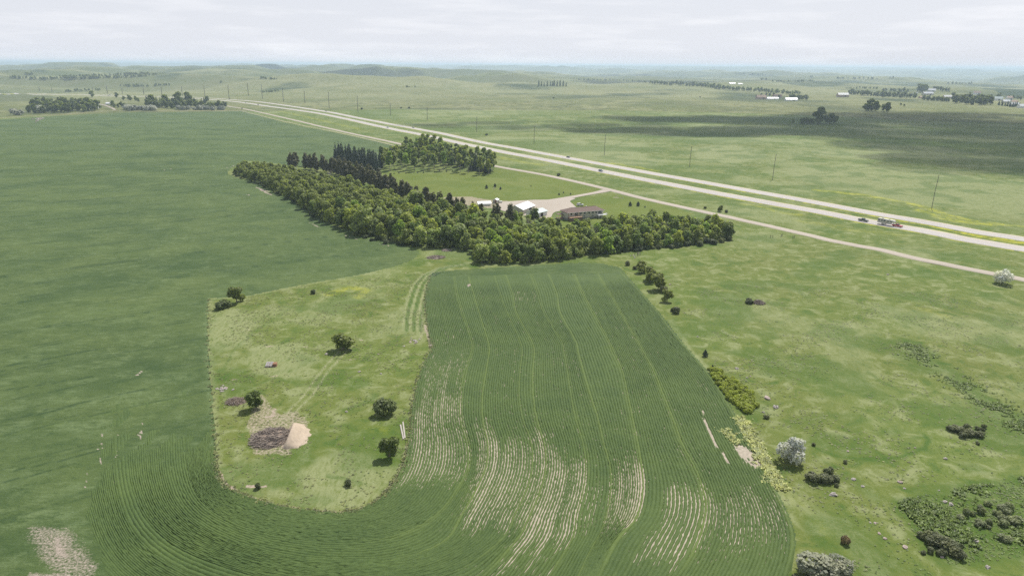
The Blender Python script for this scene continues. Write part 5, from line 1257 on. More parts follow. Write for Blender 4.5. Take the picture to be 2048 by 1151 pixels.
def gable(name, label, cat, p, ang, L, W_, Hw, Hr, wall_m, roof_m, group=None, door=None, over=.5, windows=0):
    """a building with a pitched roof, ridge along its own X, origin at the centre of its base"""
    t = thing(name, label, cat, p, ang, group)
    x, y = L / 2, W_ / 2
    MB().prism([(-y, -.6), (y, -.6), (y, Hw), (0, Hw + Hr), (-y, Hw)], -x, x).build('wall', wall_m, t).rotation_euler = (0, 0, -pi / 2)
    o = over; sl = Hr / y; th = .16
    for sg in (1, -1):
        q = [(-x - o, sg * 0.0, Hw + Hr + .02), (x + o, 0, Hw + Hr + .02), (x + o, sg * (y + o), Hw - o * sl + .02), (-x - o, sg * (y + o), Hw - o * sl + .02)]
        vv = q + [(a, b_, c + th) for a, b_, c in q]
        fs = [(0, 3, 2, 1), (4, 5, 6, 7), (0, 1, 5, 4), (1, 2, 6, 5), (2, 3, 7, 6), (3, 0, 4, 7)]
        if sg < 0: fs = [f[::-1] for f in fs]
        rf = MB().add(vv, fs).build('roof', roof_m, t)
        if roof_m is M['tin'] and name in ('metal_shed', 'low_shed'):
            for q_ in range(int(L / 1.2)):
                xx = -x + .6 + q_ * 1.2
                MB().add([(xx - .04, 0, Hw + Hr + .22), (xx + .04, 0, Hw + Hr + .22), (xx + .04, sg * (y + o), Hw - o * sl + .22), (xx - .04, sg * (y + o), Hw - o * sl + .22), (xx - .04, 0, Hw + Hr + .1), (xx + .04, 0, Hw + Hr + .1), (xx + .04, sg * (y + o), Hw - o * sl + .1), (xx - .04, sg * (y + o), Hw - o * sl + .1)], [(0, 1, 2, 3), (0, 4, 5, 1), (1, 5, 6, 2), (2, 6, 7, 3), (3, 7, 4, 0)]).build('roof_seam', M['seam'], rf)
    if door: 
        dd = MB().box((door[0], -y - .04, door[2] / 2), (door[1], .1, door[2])).build('door', M[door[3]], t)
    for k in range(windows): window(t, (-x + (k + .6) * L / max(windows, 1), -y, Hw * .62), 1.1, 1.0)
    return t
def between(a, b): 
    pa, pb = P(*a), P(*b); m = (pa + pb) / 2; dd = pb - pa
    return m, math.atan2(dd[1], dd[0]), float(np.linalg.norm(dd[:2]))
# two sheds with pale metal roofs, a white roof in the scrub, the garden shed
p = P(1040, 424); gable('metal_shed', 'large shed with white metal roof behind the pines', 'shed', (p[0] + 1, p[1] + 3, p[2]), math.radians(62), 17, 11, 3.0, 2.2, M['siding'], M['tin'], None, (2, 3.4, 3, 'dark'))
p = P(1070, 431); gable('metal_shed', 'lower blue-grey metal-roofed shed beside the big white-roofed shed', 'shed', (p[0] + 1, p[1], p[2]), math.radians(50), 11, 8.6, 2.9, 1.3, M['whitewall'], M['greentin'], None, (0, 2.6, 2.3, 'dark'))
p = P(968, 410); gable('low_shed', 'low whitish roof half hidden by bare scrub left of the garden shed', 'shed', p, math.radians(12), 8.5, 5.5, 1.6, 1.0, M['whitewall'], M['tin'])
p = P(992, 405.5); sh = gable('garden_shed', 'small cream garden shed with a brown door', 'shed', p, math.radians(68), 3.6, 3.4, 2.2, .8, M['siding'], M['tin'], None, None, .2)
MB().box((-1.83, -.5, 1.0), (.08, 1.1, 1.9)).build('door', M['brown'], sh)
MB().box((-1.83, .75, 1.3), (.08, .55, .7)).build('window', M['glass'], sh)
p = P(1001.5, 405.5); t = thing('storage_box', 'low white box standing right of the garden shed', 'box', p, .2)
MB().box((0, 0, .55), (1.9, 1.3, 1.1)).build('body', M['siding'], t, .03); MB().box((0, 0, 1.17), (2.1, 1.5, .12)).build('lid', M['white'], t, .03)

# distant buildings
def far_house(px0, px1, py, hpx, depth, wall_m, roof_m, name, label, cat, roofshare=.45, rot=0.0, group=None, door=True, win=0):
    a, b = P(px0, py), P(px1, py); m = (a + b) / 2; L = float(np.linalg.norm((b - a)[:2])); dist = float(np.linalg.norm(m - np.array([0, 0, CAM_H])))
    Hh = hpx * dist / FPX; an = math.atan2((b - a)[1], (b - a)[0]) + rot
    return gable(name, label, cat, (m[0], m[1], m[2]), an, L * .96, depth, Hh * (1 - roofshare), Hh * roofshare, wall_m, roof_m, group, (L * .15, min(4, L * .2), Hh * (1 - roofshare) * .75, 'dark') if door else None, .4, win)
W, T = M['whitewall'], M['tin']
far_house(1674, 1696, 194, 7, 14, M['tanroof'], M['white'], 'barn', 'tan barn with bright white roof standing alone left of the village', 'barn', .45)
far_house(1570, 1594, 201.5, 5, 13, W, T, 'barn', 'long white barn at the end of the long tree line', 'barn', .5)
far_house(1512, 1531, 198.5, 7.5, 11, M['tanroof'], M['tanroof'], 'farmhouse', 'tan farmhouse with tan hipped roof near the long tree line', 'house', .5, win=3)
far_house(1533, 1556, 199, 4, 10, W, T, 'barn', 'low white shed between the tan farmhouse and the long white barn', 'shed', .5)
far_house(1546, 1562, 194.5, 5, 10, M['tanroof'], M['shingle'], 'farmhouse', 'brown-roofed building behind the low white shed', 'house', .5)
far_house(1458, 1470, 168, 2.2, 10, W, T, 'barn', 'white roof behind the middle of the long tree line, left', 'barn', .5); far_house(1476, 1484, 169, 2, 9, W, T, 'barn', 'small white roof behind the middle of the long tree line, right', 'barn', .5)
far_house(1854, 1871, 183, 4.5, 11, W, T, 'village_house', 'pale house with grey roof at the top of the village', 'house', .5, win=3)
far_house(1845, 1865, 190, 5, 12, M['siding'], T, 'village_barn', 'long pale barn in the village centre', 'barn', .5)
far_house(1886, 1902, 196.5, 5, 10, M['tanroof'], M['white'], 'village_barn', 'white-roofed tan barn right of the village centre', 'barn', .5)
far_house(1946, 1960, 189, 5.5, 11, W, M['tanroof'], 'village_house', 'lone pale house behind the dense village grove', 'house', .5, win=2)
far_house(1981, 2005, 201, 6, 13, W, M['greentin'], 'village_barn', 'long barn with pale green roof right of the dense grove', 'barn', .5)
far_house(1960, 1972, 203, 4.5, 10, W, T, 'village_house', 'white-roofed house left of the pale green barn', 'house', .5); far_house(1973, 1980, 203, 4, 9, W, M['tanroof'], 'village_house', 'small tan-roofed house beside the pale green barn', 'house', .5)
far_house(2012, 2023, 200, 6, 11, W, M['tanroof'], 'village_house', 'tall pale house above the last village roofs', 'house', .4, win=2)
far_house(2004, 2019, 206, 5, 11, M['siding'], T, 'village_house', 'grey-roofed house below the pale green barn', 'house', .5); far_house(2021, 2034, 207, 5, 11, W, M['tanroof'], 'village_house', 'tan-roofed house near the right end of the village', 'house', .5)
far_house(2020, 2037, 212, 5, 11, W, T, 'village_house', 'white-roofed house in front at the right end of the village', 'house', .5); far_house(2036, 2056, 216, 6, 12, W, T, 'village_barn', 'large white shed at the right end of the village', 'barn', .5)
far_house(1825, 1834, 191, 5, 9, W, T, 'village_house', 'white house at the end of the village shelterbelt', 'house', .5); far_house(1838, 1850, 197, 4, 10, M['tanroof'], M['tanroof'], 'village_house', 'tan house below the long pale barn', 'house', .5)
far_house(1765, 1773, 193, 3, 8, W, T, 'village_house', 'small white roof among the shelterbelt trees', 'house', .5); far_house(1833, 1840, 179, 3, 9, W, T, 'village_house', 'white roof beside the tall trees above the village', 'house', .5)
for (x, y, w_, col) in [(1828, 198, 7, (.03, .03, .03)), (1908, 197, 5, (.5, .5, .5))]:
    pass
far_house(192, 199.5, 216.5, 5.5, 9, W, M['bluetin'], 'farmhouse', 'white farmhouse with blue roof beside the farm drive', 'house', .35, win=2)
far_house(182, 192, 211, 4, 9, M['siding'], M['bluetin'], 'farm_shed', 'blue-roofed shed left of the white farmhouse', 'shed', .55); far_house(168, 176, 210, 4, 9, W, M['bluetin'], 'farm_shed', 'blue-roofed shed deeper in the farm trees', 'shed', .6)
far_house(214, 221, 209, 3.5, 8, W, M['white'], 'farm_shed', 'small bright white shed right of the farm drive', 'shed', .5); far_house(136, 144, 210.5, 4, 9, M['siding'], M['bluetin'], 'farm_shed', 'blue-roofed shed amid the left farm grove', 'shed', .6)
far_house(143, 149, 205, 4, 9, W, T, 'farm_shed', 'pale roof showing above the left farm grove', 'shed', .6); far_house(155, 162, 205, 4, 9, W, T, 'farm_shed', 'pale roof at the back of the left farm grove', 'shed', .6)

# ------------------------------------------------------------------ power poles
M['polewood'] = plain('weathered pole timber', (0.11, 0.095, 0.085), .9)
M['ceramic'] = plain('grey insulator', (0.35, 0.35, 0.36), .4)
polepx = [(1863.5, 415.5, 363), (1545, 359.5, 315), (1379, 334, 297), (1208.5, 310.5, 273), (1068, 287.5, 256), (953.5, 265, 237), (854.6, 240, 218), (781, 231, 209), (716, 224, 196), (658.5, 216.5, 189), (610, 207, 186), (567, 203.5, 180), (525, 197.5, 174), (497, 192, 170.5),
          (458.6, 199, 175), (410, 193.5, 176), (365, 192, 177), (324, 190, 177), (288, 189.5, 178), (245, 187.5, 177.5), (215, 187, 175.5), (186, 186, 177), (104, 183, 177), (79, 182, 176)]
where = ['nearest the camping trailer, tallest in view', 'second of the line counted from the trailer', 'third of the line counted from the trailer', 'fourth of the line, above the dark car', 'fifth of the line, by the bare brown patch',
         'sixth of the line, right of the lone dark bush', 'seventh of the line, above the white car', 'eighth of the line, small and slanting', 'ninth of the line, beside a dark bush', 'tenth of the line, above the far dark car']
for k, (x, yb, yt) in enumerate(polepx):
    p = P(x, yb); dist = np.linalg.norm(p - np.array([0, 0, CAM_H])); h = (yb - yt) * dist / FPX / cos(PITCH - (yb - 575) / FPX * -0.0) * 1.02
    lab = ('wooden power pole ' + where[k]) if k < len(where) else 'slim power pole far down the highway beyond the farm'
    t = thing('power_pole', lab, 'power pole', (p[0], p[1], p[2] - .4), -.5 if k < 11 else .2, 'power poles beyond the highway' if k < len(where) else 'far power poles beyond the farm')
    rr = max(.17, .00030 * dist)
    MB().tube([(0, 0, 0), (0, 0, h * .5), (0.02 * h, 0, h)], [rr * 1.15, rr, rr * .8], 8).build('pole', M['polewood'], t)
    n_arm = 2 if k < 8 else 1
    for q in range(n_arm):
        z = h * (.955 - .15 * q); wdt = (3.2 - .6 * q) if k < 11 else 4.5
        MB().box((.02 * h, 0, z), (rr * .7, wdt, rr * .8)).build('crossarm', M['polewood'], t)
        if k < 8:
            for sg in (-.46, 0.22, .46): MB().tube([(.02 * h, sg * wdt, z), (.02 * h, sg * wdt, z + .5)], [.11, .07], 6).build('insulator', M['ceramic'], t)

# ------------------------------------------------------------------ vehicles
def paintm(name, c, rough=.3): 
    m, n, l, b = mat(name); b.inputs['Base Color'].default_value = (*c, 1); b.inputs['Roughness'].default_value = rough; b.inputs['Coat Weight'].default_value = .5; b.inputs['Coat Roughness'].default_value = .1; return m
M['tyre'] = plain('tyre rubber', (.022, .022, .023), .9); M['rim'] = plain('wheel rim', (.35, .35, .36), .35, .8)
M['lampw'] = plain('clear lamp', (.7, .7, .7), .2); M['lampr'] = plain('red lamp', (.42, .02, .02), .25); M['trim'] = plain('black trim', (.03, .03, .032), .6)
PAINT = {'black': paintm('near black paint', (.018, .022, .022)), 'red': paintm('red paint', (.42, .018, .022)), 'white': paintm('white car paint', (.72, .73, .74)), 'grey': paintm('dark grey paint', (.06, .065, .07)), 'silver': paintm('silver paint', (.42, .44, .46)), 'blue': paintm('blue grey paint', (.10, .14, .20)), 'green': paintm('dark green grey paint', (.035, .055, .045))}
def wheels(t, xs, w_, r_):
    for x in xs:
        for sg in (-1, 1):
            y = sg * (w_ / 2 - .12)
            wv = MB().tube([(x, y - .12, r_), (x, y + .12, r_)], [r_, r_], 16).build('wheel', M['tyre'], t)
            MB().tube([(x, y - .135, r_), (x, y + .135, r_)], [r_ * .6, r_ * .6], 12).build('rim', M['rim'], wv)
def car(kind, pm, label, p, ang, cat, name, group=None):
    t = thing(name, label, cat, p, ang, group)
    if kind == 'pickup':
        Lc, Wc, r_ = 5.9, 2.0, .40
        low = [(-2.95, .45), (2.85, .42), (2.95, .62), (2.92, 1.02), (2.6, 1.12), (1.35, 1.2), (-.95, 1.2), (-.95, 1.2), (-2.95, 1.2)]
        green = [(-.92, 1.2), (-.80, 1.86), (.35, 1.90), (1.25, 1.22)]; roofp = [(-.80, 1.84), (.38, 1.88), (.30, 1.95), (-.74, 1.93)]; ws = (-1.85, 1.85)
        MB().box((-1.95, 0, 1.205), (1.8, 1.6, .06)).build('bed', M['trim'], t)
    elif kind == 'suv':
        Lc, Wc, r_ = 4.7, 1.9, .36
        low = [(-2.35, .4), (2.3, .38), (2.36, .6), (2.3, .92), (1.2, 1.06), (-2.2, 1.1), (-2.36, .9)]
        green = [(-2.22, 1.08), (-1.9, 1.66), (.3, 1.70), (1.2, 1.05)]; roofp = [(-1.9, 1.64), (.32, 1.68), (.22, 1.75), (-1.8, 1.73)]; ws = (-1.4, 1.45)
    else:
        Lc, Wc, r_ = 4.7, 1.84, .33
        low = [(-2.35, .38), (2.3, .36), (2.36, .55), (2.28, .80), (1.15, .93), (-1.7, .95), (-2.36, .90)]
        green = [(-1.75, .94), (-1.05, 1.40), (.25, 1.43), (1.15, .93)]; roofp = [(-1.05, 1.38), (.27, 1.41), (.18, 1.48), (-.95, 1.46)]; ws = (-1.4, 1.42)
    hw = Wc / 2
    MB().prism(low, -hw, hw).build('body', pm, t, .07)
    MB().prism(green, -hw + .05, hw - .05, [0, .17, .17, .02]).build('windows', M['glass'], t, .03)
    MB().prism(roofp, -hw + .2, hw - .2).build('roof', pm, t, .03)
    x0, x1 = low[0][0], max(q[0] for q in low)
    for sg in (-1, 1):
        MB().box((x1 - .03, sg * hw * .72, .82), (.12, .38, .18)).build('headlight', M['lampw'], t); MB().box((x0 + .02, sg * hw * .82, .9), (.1, .22, .3)).build('taillight', M['lampr'], t)
        MB().box((.95, sg * (hw + .1), 1.12), (.2, .22, .16)).build('mirror', pm, t)
    MB().box((x1 - .02, 0, .5), (.14, Wc * .92, .2)).build('bumper', M['rim'], t); MB().box((x0 + .02, 0, .52), (.14, Wc * .92, .2)).build('bumper', M['rim'], t)
    MB().box((x1 - .0, 0, .78), (.06, Wc * .5, .22)).build('grille', M['trim'], t)
    wheels(t, ws, Wc, r_)
    return t
def road_pose(hw, px, py, off, flip=False):
    p = P(px, py); c, nr, z = hw
    k = int(np.argmin(np.hypot(c[:, 0] - p[0], c[:, 1] - p[1]))); k = min(max(k, 1), len(c) - 2)
    tg = c[k + 1] - c[k - 1]; tg = tg / np.linalg.norm(tg)
    s = (p[:2] - c[k]) @ tg
    q = c[k] + tg * s + nr[k] * off
    ang = math.atan2(tg[1], tg[0]) + (pi if flip else 0)
    return np.array([q[0], q[1], z[k] + .05]), ang
# near carriageway: traffic comes towards the viewer (to the right); its polyline runs away from the viewer
p, a = road_pose(hw_n, 1721, 444, 2.6, True); car('pickup', PAINT['green'], 'dark green-black pickup following the camping trailer', p, a, 'pickup', 'pickup_truck')
p, a = road_pose(hw_n, 1797, 453.5, 1.8, True); car('pickup', PAINT['red'], 'red pickup towing the white camping trailer', p, a, 'pickup', 'pickup_truck'); red = (p, a)
fw = np.array([cos(a), sin(a), 0])
tp = red[0] - fw * 6.8
t = thing('camping_trailer', 'white fifth-wheel camping trailer with dark graphics behind the red pickup', 'trailer', tp, a)
M['rvwhite'] = plain('off-white trailer skin', (.56, .55, .48), .4, 0, .03); M['rvdark'] = plain('dark trailer graphics', (.06, .065, .07), .5); M['rvtan'] = plain('tan trailer graphics', (.40, .36, .25), .5)
MB().prism([(-5.0, .75), (2.9, .75), (3.1, 1.75), (4.7, 1.95), (5.1, 2.3), (4.9, 3.1), (4.3, 3.55), (-4.9, 3.55)], -1.22, 1.22).build('body', M['rvwhite'], t, .12)
for sg in (-1, 1):
    y = sg * 1.235
    for (x, z, w_, h_) in [(-4.1, 2.55, 1.0, .7), (-2.3, 2.5, .9, .7), (-.7, 2.55, 1.2, .75), (1.4, 2.6, .8, .6), (3.2, 2.7, .8, .5)]:
        MB().box((x, y, z), (w_, .05, h_)).build('window', M['glass'], t)
    for (a0, b0, mm) in [((-4.9, 1.35), (-.5, 1.95), 'rvdark'), ((-2.6, 1.1), (2.0, 1.75), 'rvtan'), ((.2, 1.55), (3.6, 2.35), 'rvdark'), ((-4.9, 3.0), (-1.0, 3.3), 'rvdark'), ((2.0, 2.0), (4.9, 2.6), 'rvtan')]:
        x0, z0 = a0; x1, z1 = b0; h_ = .26
        yy = sorted([sg * 1.222, sg * 1.232])
        MB().prism([(x0, z0), (x1, z1), (x1 + .3, z1 + h_ * .7), (x0, z0 + h_)], yy[0], yy[1]).build('stripe', M[mm], t)
    MB().box((.4, sg * 1.25, 1.6), (.75, .05, 1.7)).build('door', M['rvtan'], t)
    MB().tube([(-3.6, sg * 1.33, 3.4), (.2, sg * 1.33, 3.4)], [.09, .09], 8).build('awning', M['rvdark'], t)
for x in (-2.4, 1.6): MB().box((x, 0, 3.68), (.9, .75, .28)).build('roof_unit', M['ceramic'], t, .04)
MB().tube([(4.3, 0, 2.0), (4.3, 0, 1.2)], [.12, .09], 8).build('hitch_pin', M['trim'], t)
MB().box((-5.08, 0, 1.0), (.14, 2.2, .2)).build('bumper', M['trim'], t)
for sg in (-1, 1): MB().box((-5.03, sg * .95, 1.5), (.06, .2, .5)).build('taillight', M['lampr'], t)
wheels(t, (-1.9, -.85), 2.3, .4)
for (hw, x, y, off, fl, kd, pm, lab, nm) in [
        (hw_n, 1218, 341.5, 2.4, True, 'suv', 'blue', 'dark blue car on the near carriageway above the driveway', 'car'), (hw_f, 1144, 315, -2.0, False, 'car', 'black', 'black car on the far carriageway right of centre', 'car'),
        (hw_n, 779, 255.5, -1.6, True, 'suv', 'white', 'white car on the near carriageway behind the dark one', 'car'), (hw_f, 829, 256, -2.0, False, 'car', 'grey', 'dark car on the far carriageway left of centre', 'car'),
        (hw_f, 649, 223, -2.0, False, 'car', 'black', 'black car far along the far carriageway', 'car'), (hw_n, 521, 210, 1.8, True, 'pickup', 'grey', 'grey pickup far along the near carriageway', 'car'),
        (hw_n, 487, 206, -1.8, True, 'car', 'white', 'small white car left of the far grey pickup', 'car'), (hw_f, 458, 199.2, -1.5, False, 'suv', 'black', 'black vehicle where the highway nears the long grove', 'car'),
        (hw_f, 404, 196, -1.5, False, 'suv', 'silver', 'pale vehicle beside the end of the long grove', 'car'), (hw_n, 227, 192, -1.5, True, 'suv', 'silver', 'pale vehicle on the highway behind the farm', 'car'),
        (hw_f, 203, 190.8, -1.5, False, 'pickup', 'white', 'white vehicle on the highway left of the round ridge tree', 'car'), (hw_n, 62, 187.5, 1.5, True, 'pickup', 'blue', 'dark blue vehicle at the far left end of the highway', 'car')]:
    p, a = road_pose(hw, x, y, off, fl)
    car(kd, PAINT[pm], lab, p, a, 'car' if kd != 'pickup' else 'pickup', nm)
p = P(484, 217.8); car('suv', PAINT['grey'], 'dark vehicle on the gravel road at the crop field corner', (p[0], p[1], p[2] + .25), 2.3, 'car', 'car')
p = P(1160, 411.5); car('suv', PAINT['white'], 'white car parked in the farmyard behind the house', (p[0], p[1], p[2] + .16), math.radians(15), 'car', 'car')

# ------------------------------------------------------------------ rocks, heaps, boards
M['rock'] = plain('pale field stone', (.37, .335, .30), .9, 0, .3, 2.0); M['pinkrock'] = plain('pinkish field stone', (.38, .31, .275), .9, 0, .3, 2.0)
def rock_mesh(seed, material):
    r = np.random.default_rng(seed)
    bm_v = []; n, m_ = 7, 5
    for i in range(m_):
        th = pi * (i + .5) / m_ * .98
        for k in range(n):
            ph = 2 * pi * k / n + i * .3; q = 1 + r.normal(0, .16)
            bm_v.append((sin(th) * cos(ph) * q, sin(th) * sin(ph) * q * .8, cos(th) * q * .62 + .25))
    f = [(i * n + k, (i + 1) * n + k, (i + 1) * n + (k + 1) % n, i * n + (k + 1) % n) for i in range(m_ - 1) for k in range(n)]
    f += [tuple(range(n)), tuple(((m_ - 1) * n + k) for k in range(n))[::-1]]
    me = bpy.data.meshes.new('rock'); me.from_pydata(bm_v, [], f); me.update(); me.materials.append(material); return me
ROCKS = [rock_mesh(900 + i, M['rock'] if i % 3 else M['pinkrock']) for i in range(6)]
r = np.random.default_rng(91)
def rock(px, py, wpx, label, group=None, par=None):
    p = P(px, py); d = np.linalg.norm(p - np.array([0, 0, CAM_H])); s = wpx * d / FPX / 2
    o = link('rock', ROCKS[int(r.integers(0, 6))], None, p - np.array([0, 0, .12 * s])); o.rotation_euler = (r.normal(0, .15), r.normal(0, .15), r.random() * 6.28); o.scale = (s, s, s * r.uniform(.7, 1))
    tag(o, label, 'rock', group); return o
for (x, y, w_, lab) in [(1474, 737, 8, 'white rock right of the top of the lime bushes'), (1494, 755, 5, 'small pink rock right of the lime bushes'), (1501, 752, 4, 'tiny white rock right of the lime bushes'), (1534, 796, 14, 'large grey boulder right of the lime bushes'),
                        (1552, 814, 12, 'pinkish boulder below the large grey boulder'), (1527, 824, 6, 'pale stone beside the small grey bush'), (1707, 958, 10, 'pale rock right of the dark bushes, left of the pair'), (1725, 972, 7, 'pale rock right of the dark bushes, right of the pair'), (1666, 989, 14, 'long white rock below the dark bushes'),
                        (1800, 964, 9, 'white rock left of the weed thicket'), (1809, 976, 6, 'small white rock below another left of the weed thicket'), (1890, 1003, 9, 'white rock on the upper edge of the weed thicket'), (1902, 1008, 9, 'second white rock on the upper edge of the weed thicket'),
                        (1952, 1082, 11, 'white rock right of the olive thicket'), (1810, 1094, 10, 'flat brown-white rock left of the olive thicket'), (1975, 1134, 9, 'white rock at the bottom right of the pasture'), (1891, 917, 8, 'flat white rock below the mown ring'),
                        (1696, 902, 5, 'tiny white rock above the tiny dark bush'), (1740, 1044, 5, 'small stone, left of a row of four in the lower pasture'), (1750, 1045, 6, 'second small stone of a row of four in the lower pasture'), (1758, 1066, 6, 'third small stone of a row of four in the lower pasture'), (1770, 1076, 8, 'fourth small stone of a row of four in the lower pasture'),
                        (1878, 980, 4, 'tiny stone above the weed thicket'), (1830, 895, 4, 'tiny stone inside the mown ring'), (1884, 1113, 7, 'stone at the foot of the olive thicket'), (1308 + 1, 684 - 1, 0, ''), (1395, 673, 5, 'white stone on the row crop edge above the young conifer'), (1340, 569, 5, 'white stone beside the corner clump'),
                        (653, 708, 8, 'pink stone left of the lone tree on the grass island'), (719, 743, 8, 'pale stone in the middle of the grass island'), (762, 747, 5, 'small pale stone right of the island middle'), (693, 823, 6, 'dark pink stone above the dark weeds on the island'), (862, 691, 8, 'pink stone at the crop kink beside the grass island'),
                        (808, 692, 5, 'small stone left of the rock cluster on the island'), (757, 708, 4, 'tiny white stone left of the rock cluster'), (1515, 600, 5, 'white stone beside the grey brush pile'), (1776, 549, 5, 'white stone in the pasture below the gravel road')]:
    if w_: rock(x, y, w_, lab)
def rocks_heap(px, py, n, wpx, spread, label, group):
    for k in range(n):
        rock(px + r.normal(0, spread), py + r.normal(0, spread * .38), wpx * r.uniform(.6, 1.3), label, group)
rocks_heap(447, 777, 20, 5.5, 6.5, 'pinkish stone in the rock pile at the left edge of the grass island', 'rock pile at the left edge of the grass island')
rocks_heap(828, 681, 14, 5.0, 6.5, 'white stone in the rock cluster beside the crop kink', 'rock cluster beside the crop kink')
rocks_heap(76, 239.5, 16, 4.0, 6.0, 'stone in the rock pile at the far end of the left field', 'rock pile in the left field')
rocks_heap(988, 376.5, 7, 2.6, 4, 'stone in the small ring among the young spruces on the lawn', 'stone ring on the lawn')
rocks_heap(1270, 511, 7, 3.5, 5, 'white stone at the posts beside the grove', 'white stones at the posts')
rocks_heap(1236, 394, 8, 2.6, 5, 'stone in the heap beside the driveway mouth', 'stone heap by the driveway')
rocks_heap(322 + 2, 0 + 1000, 0, 1, 1, '', '')

M['log'] = plain('grey weathered branch', (.31, .262, .22), .9, 0, .35, 3); M['darklog'] = plain('charred branch', (.13, .105, .095), .9, 0, .35, 3); M['twig'] = plain('brown twigs', (.20, .155, .12), .9, 0, .3, 3)
M['mound'] = plain('bare tan earth', (.42, .345, .265), .95, 0, .14, 1.2, .05); M['ash'] = plain('brown disturbed earth', (.33, .265, .215), .95, 0, .3, 1.6, .05); M['rust'] = plain('rusted sheet', (.25, .135, .075), .85, 0, .35, 2.5); M['tarp'] = plain('grey sheet', (.34, .33, .34), .7, 0, .2, 1.5)
def sticks(n, rx, ry, h, L, seed, rad, ang=None):
    r = np.random.default_rng(seed); out = []
    for k in range(n):
        a = r.random() * 6.28; q = math.sqrt(r.random()); x, y = rx * q * cos(a), ry * q * sin(a)
        z = h * (1 - q * q) * r.uniform(.3, 1) + .1
        t = (r.normal(ang, .35) if ang is not None else r.random() * 3.14); l = L * r.uniform(.4, 1); dz = r.normal(0, .12) * l
        p0 = (x - cos(t) * l / 2, y - sin(t) * l / 2, max(.05, z - dz)); p1 = (x + r.normal(0, .1) * l, y + r.normal(0, .1) * l, z + .1); p2 = (x + cos(t) * l / 2, y + sin(t) * l / 2, max(.05, z + dz))
        out.append(([p0, p1, p2], [rad * r.uniform(.7, 1.4), rad, rad * .4]))
    return out
def heap(name, px, py, rx, ry, h, n, L, rad, label, mats, rz, seed, ang=None, big=24, base=None):
    p = P(px, py); t = thing(name, label, 'brush pile', p, rz)
    if base:
        nn = 18; r = np.random.default_rng(seed); vv = [(0, 0, h * .75)]
        for ring, zz in ((.4, .62), (.75, .3), (1.05, -.1)):
            vv += [(rx * ring * cos(2 * pi * k / nn) * r.uniform(.85, 1.12), ry * ring * sin(2 * pi * k / nn) * r.uniform(.85, 1.12), h * zz * r.uniform(.7, 1.2)) for k in range(nn)]
        f = [(0, 1 + k, 1 + (k + 1) % nn) for k in range(nn)] + [(1 + i * nn + k, 1 + (i + 1) * nn + k, 1 + (i + 1) * nn + (k + 1) % nn, 1 + i * nn + (k + 1) % nn) for i in range(2) for k in range(nn)]
        MB().add(vv, f).build('heap_base', base, t)
    S = sticks(n, rx, ry, h, L, seed, rad, ang)
    for i, (pts_, rd) in enumerate(S[:big]): MB().tube(pts_, [q * 1.6 for q in rd], 5).build('branch', mats[i % len(mats)], t)
    for j, m_ in enumerate(mats):
        mb = MB()
        for (pts_, rd) in S[big + j::len(mats)]: mb.tube(pts_, rd, 4)
        if mb.v: o = mb.build('tangle', m_, t); o['kind'] = 'stuff'
    return t
heap('burn_pile', 543, 876, 5.0, 5.2, 1.7, 620, 2.6, .06, 'big heap of grey branches and charred timber in the dirt hollow', [M['log'], M['darklog'], M['log']], 0, 101, .35, 60, M['ash'])
heap('brush_pile', 472, 803, 2.9, 2.3, 1.1, 260, 1.7, .04, 'brown heap of brush left of the dark tree', [M['twig'], M['log']], 0, 102, None, 24, M['twig'])
heap('brush_pile', 1517, 606, 2.4, 2.0, 1.3, 200, 2.4, .05, 'grey brush pile beside a green bush in the right pasture', [M['log'], M['darklog']], 0, 103, None, 24, M['ash'])
heap('brush_pile', 872, 515, 4.6, 3.2, 1.0, 220, 2.4, .06, 'long grey brush pile at the foot of the shelterbelt', [M['log'], M['log'], M['twig']], .2, 104, None, 24, M['log'])
heap('brush_pile', 893, 501, 2.6, 2.0, .8, 100, 1.8, .06, 'small grey brush pile behind the long one', [M['log']], 0, 105, None, 16, M['log'])
single(1498, 606, KIT_H, 1.05, 'dark green bush left of the grey brush pile', color=(.7, .75, .65, 1), zs=.75)
# the tan berm beside the heap
p = P(592, 872); t = thing('earth_mound', 'smooth tan mound of bare earth beside the branch heap', 'mound', p, .12)
nx, ny = 26, 34; vv = []
for j in range(ny):
    for i in range(nx):
        u, w_ = i / (nx - 1) * 2 - 1, j / (ny - 1) * 2 - 1
        x, y = u * 5.0, w_ * 6.6
        xc = -.9 + .9 * cos(w_ * 1.2)
        prof = math.exp(-((x - xc + .9) / 2.3) ** 2) if x > xc - .9 else math.exp(-((x - xc + .9) / .75) ** 2)
        z = 2.5 * prof * (1 - abs(w_) ** 2.6) * (1 - abs(u) ** 6) + float(fbm(np.array([x * 1.2]), np.array([y * 1.2]), 7, 4)[0]) * .16
        z = z - .06 - 2.2 * max(0, (abs(u) ** 2.2 + abs(w_) ** 2.2) - .70 + .55 * float(fbm(np.array([x * .45]), np.array([y * .45]), 9, 4)[0]))
        vv.append((x, y, z))
MB().add(vv, [(j * nx + i, j * nx + i + 1, (j + 1) * nx + i + 1, (j + 1) * nx + i) for j in range(ny - 1) for i in range(nx - 1)]).build('earth', M['mound'], t, 0, True)
clod = MB()
for k in range(60):
    x, y = -1.7 + r.normal(0, .5), r.uniform(-4, 4); clod.box((x, y, .25 + .5 * r.random()), (.3, .25, .2), r.random() * 3, .6)
o = clod.build('clods', M['ash'], t); o['kind'] = 'stuff'
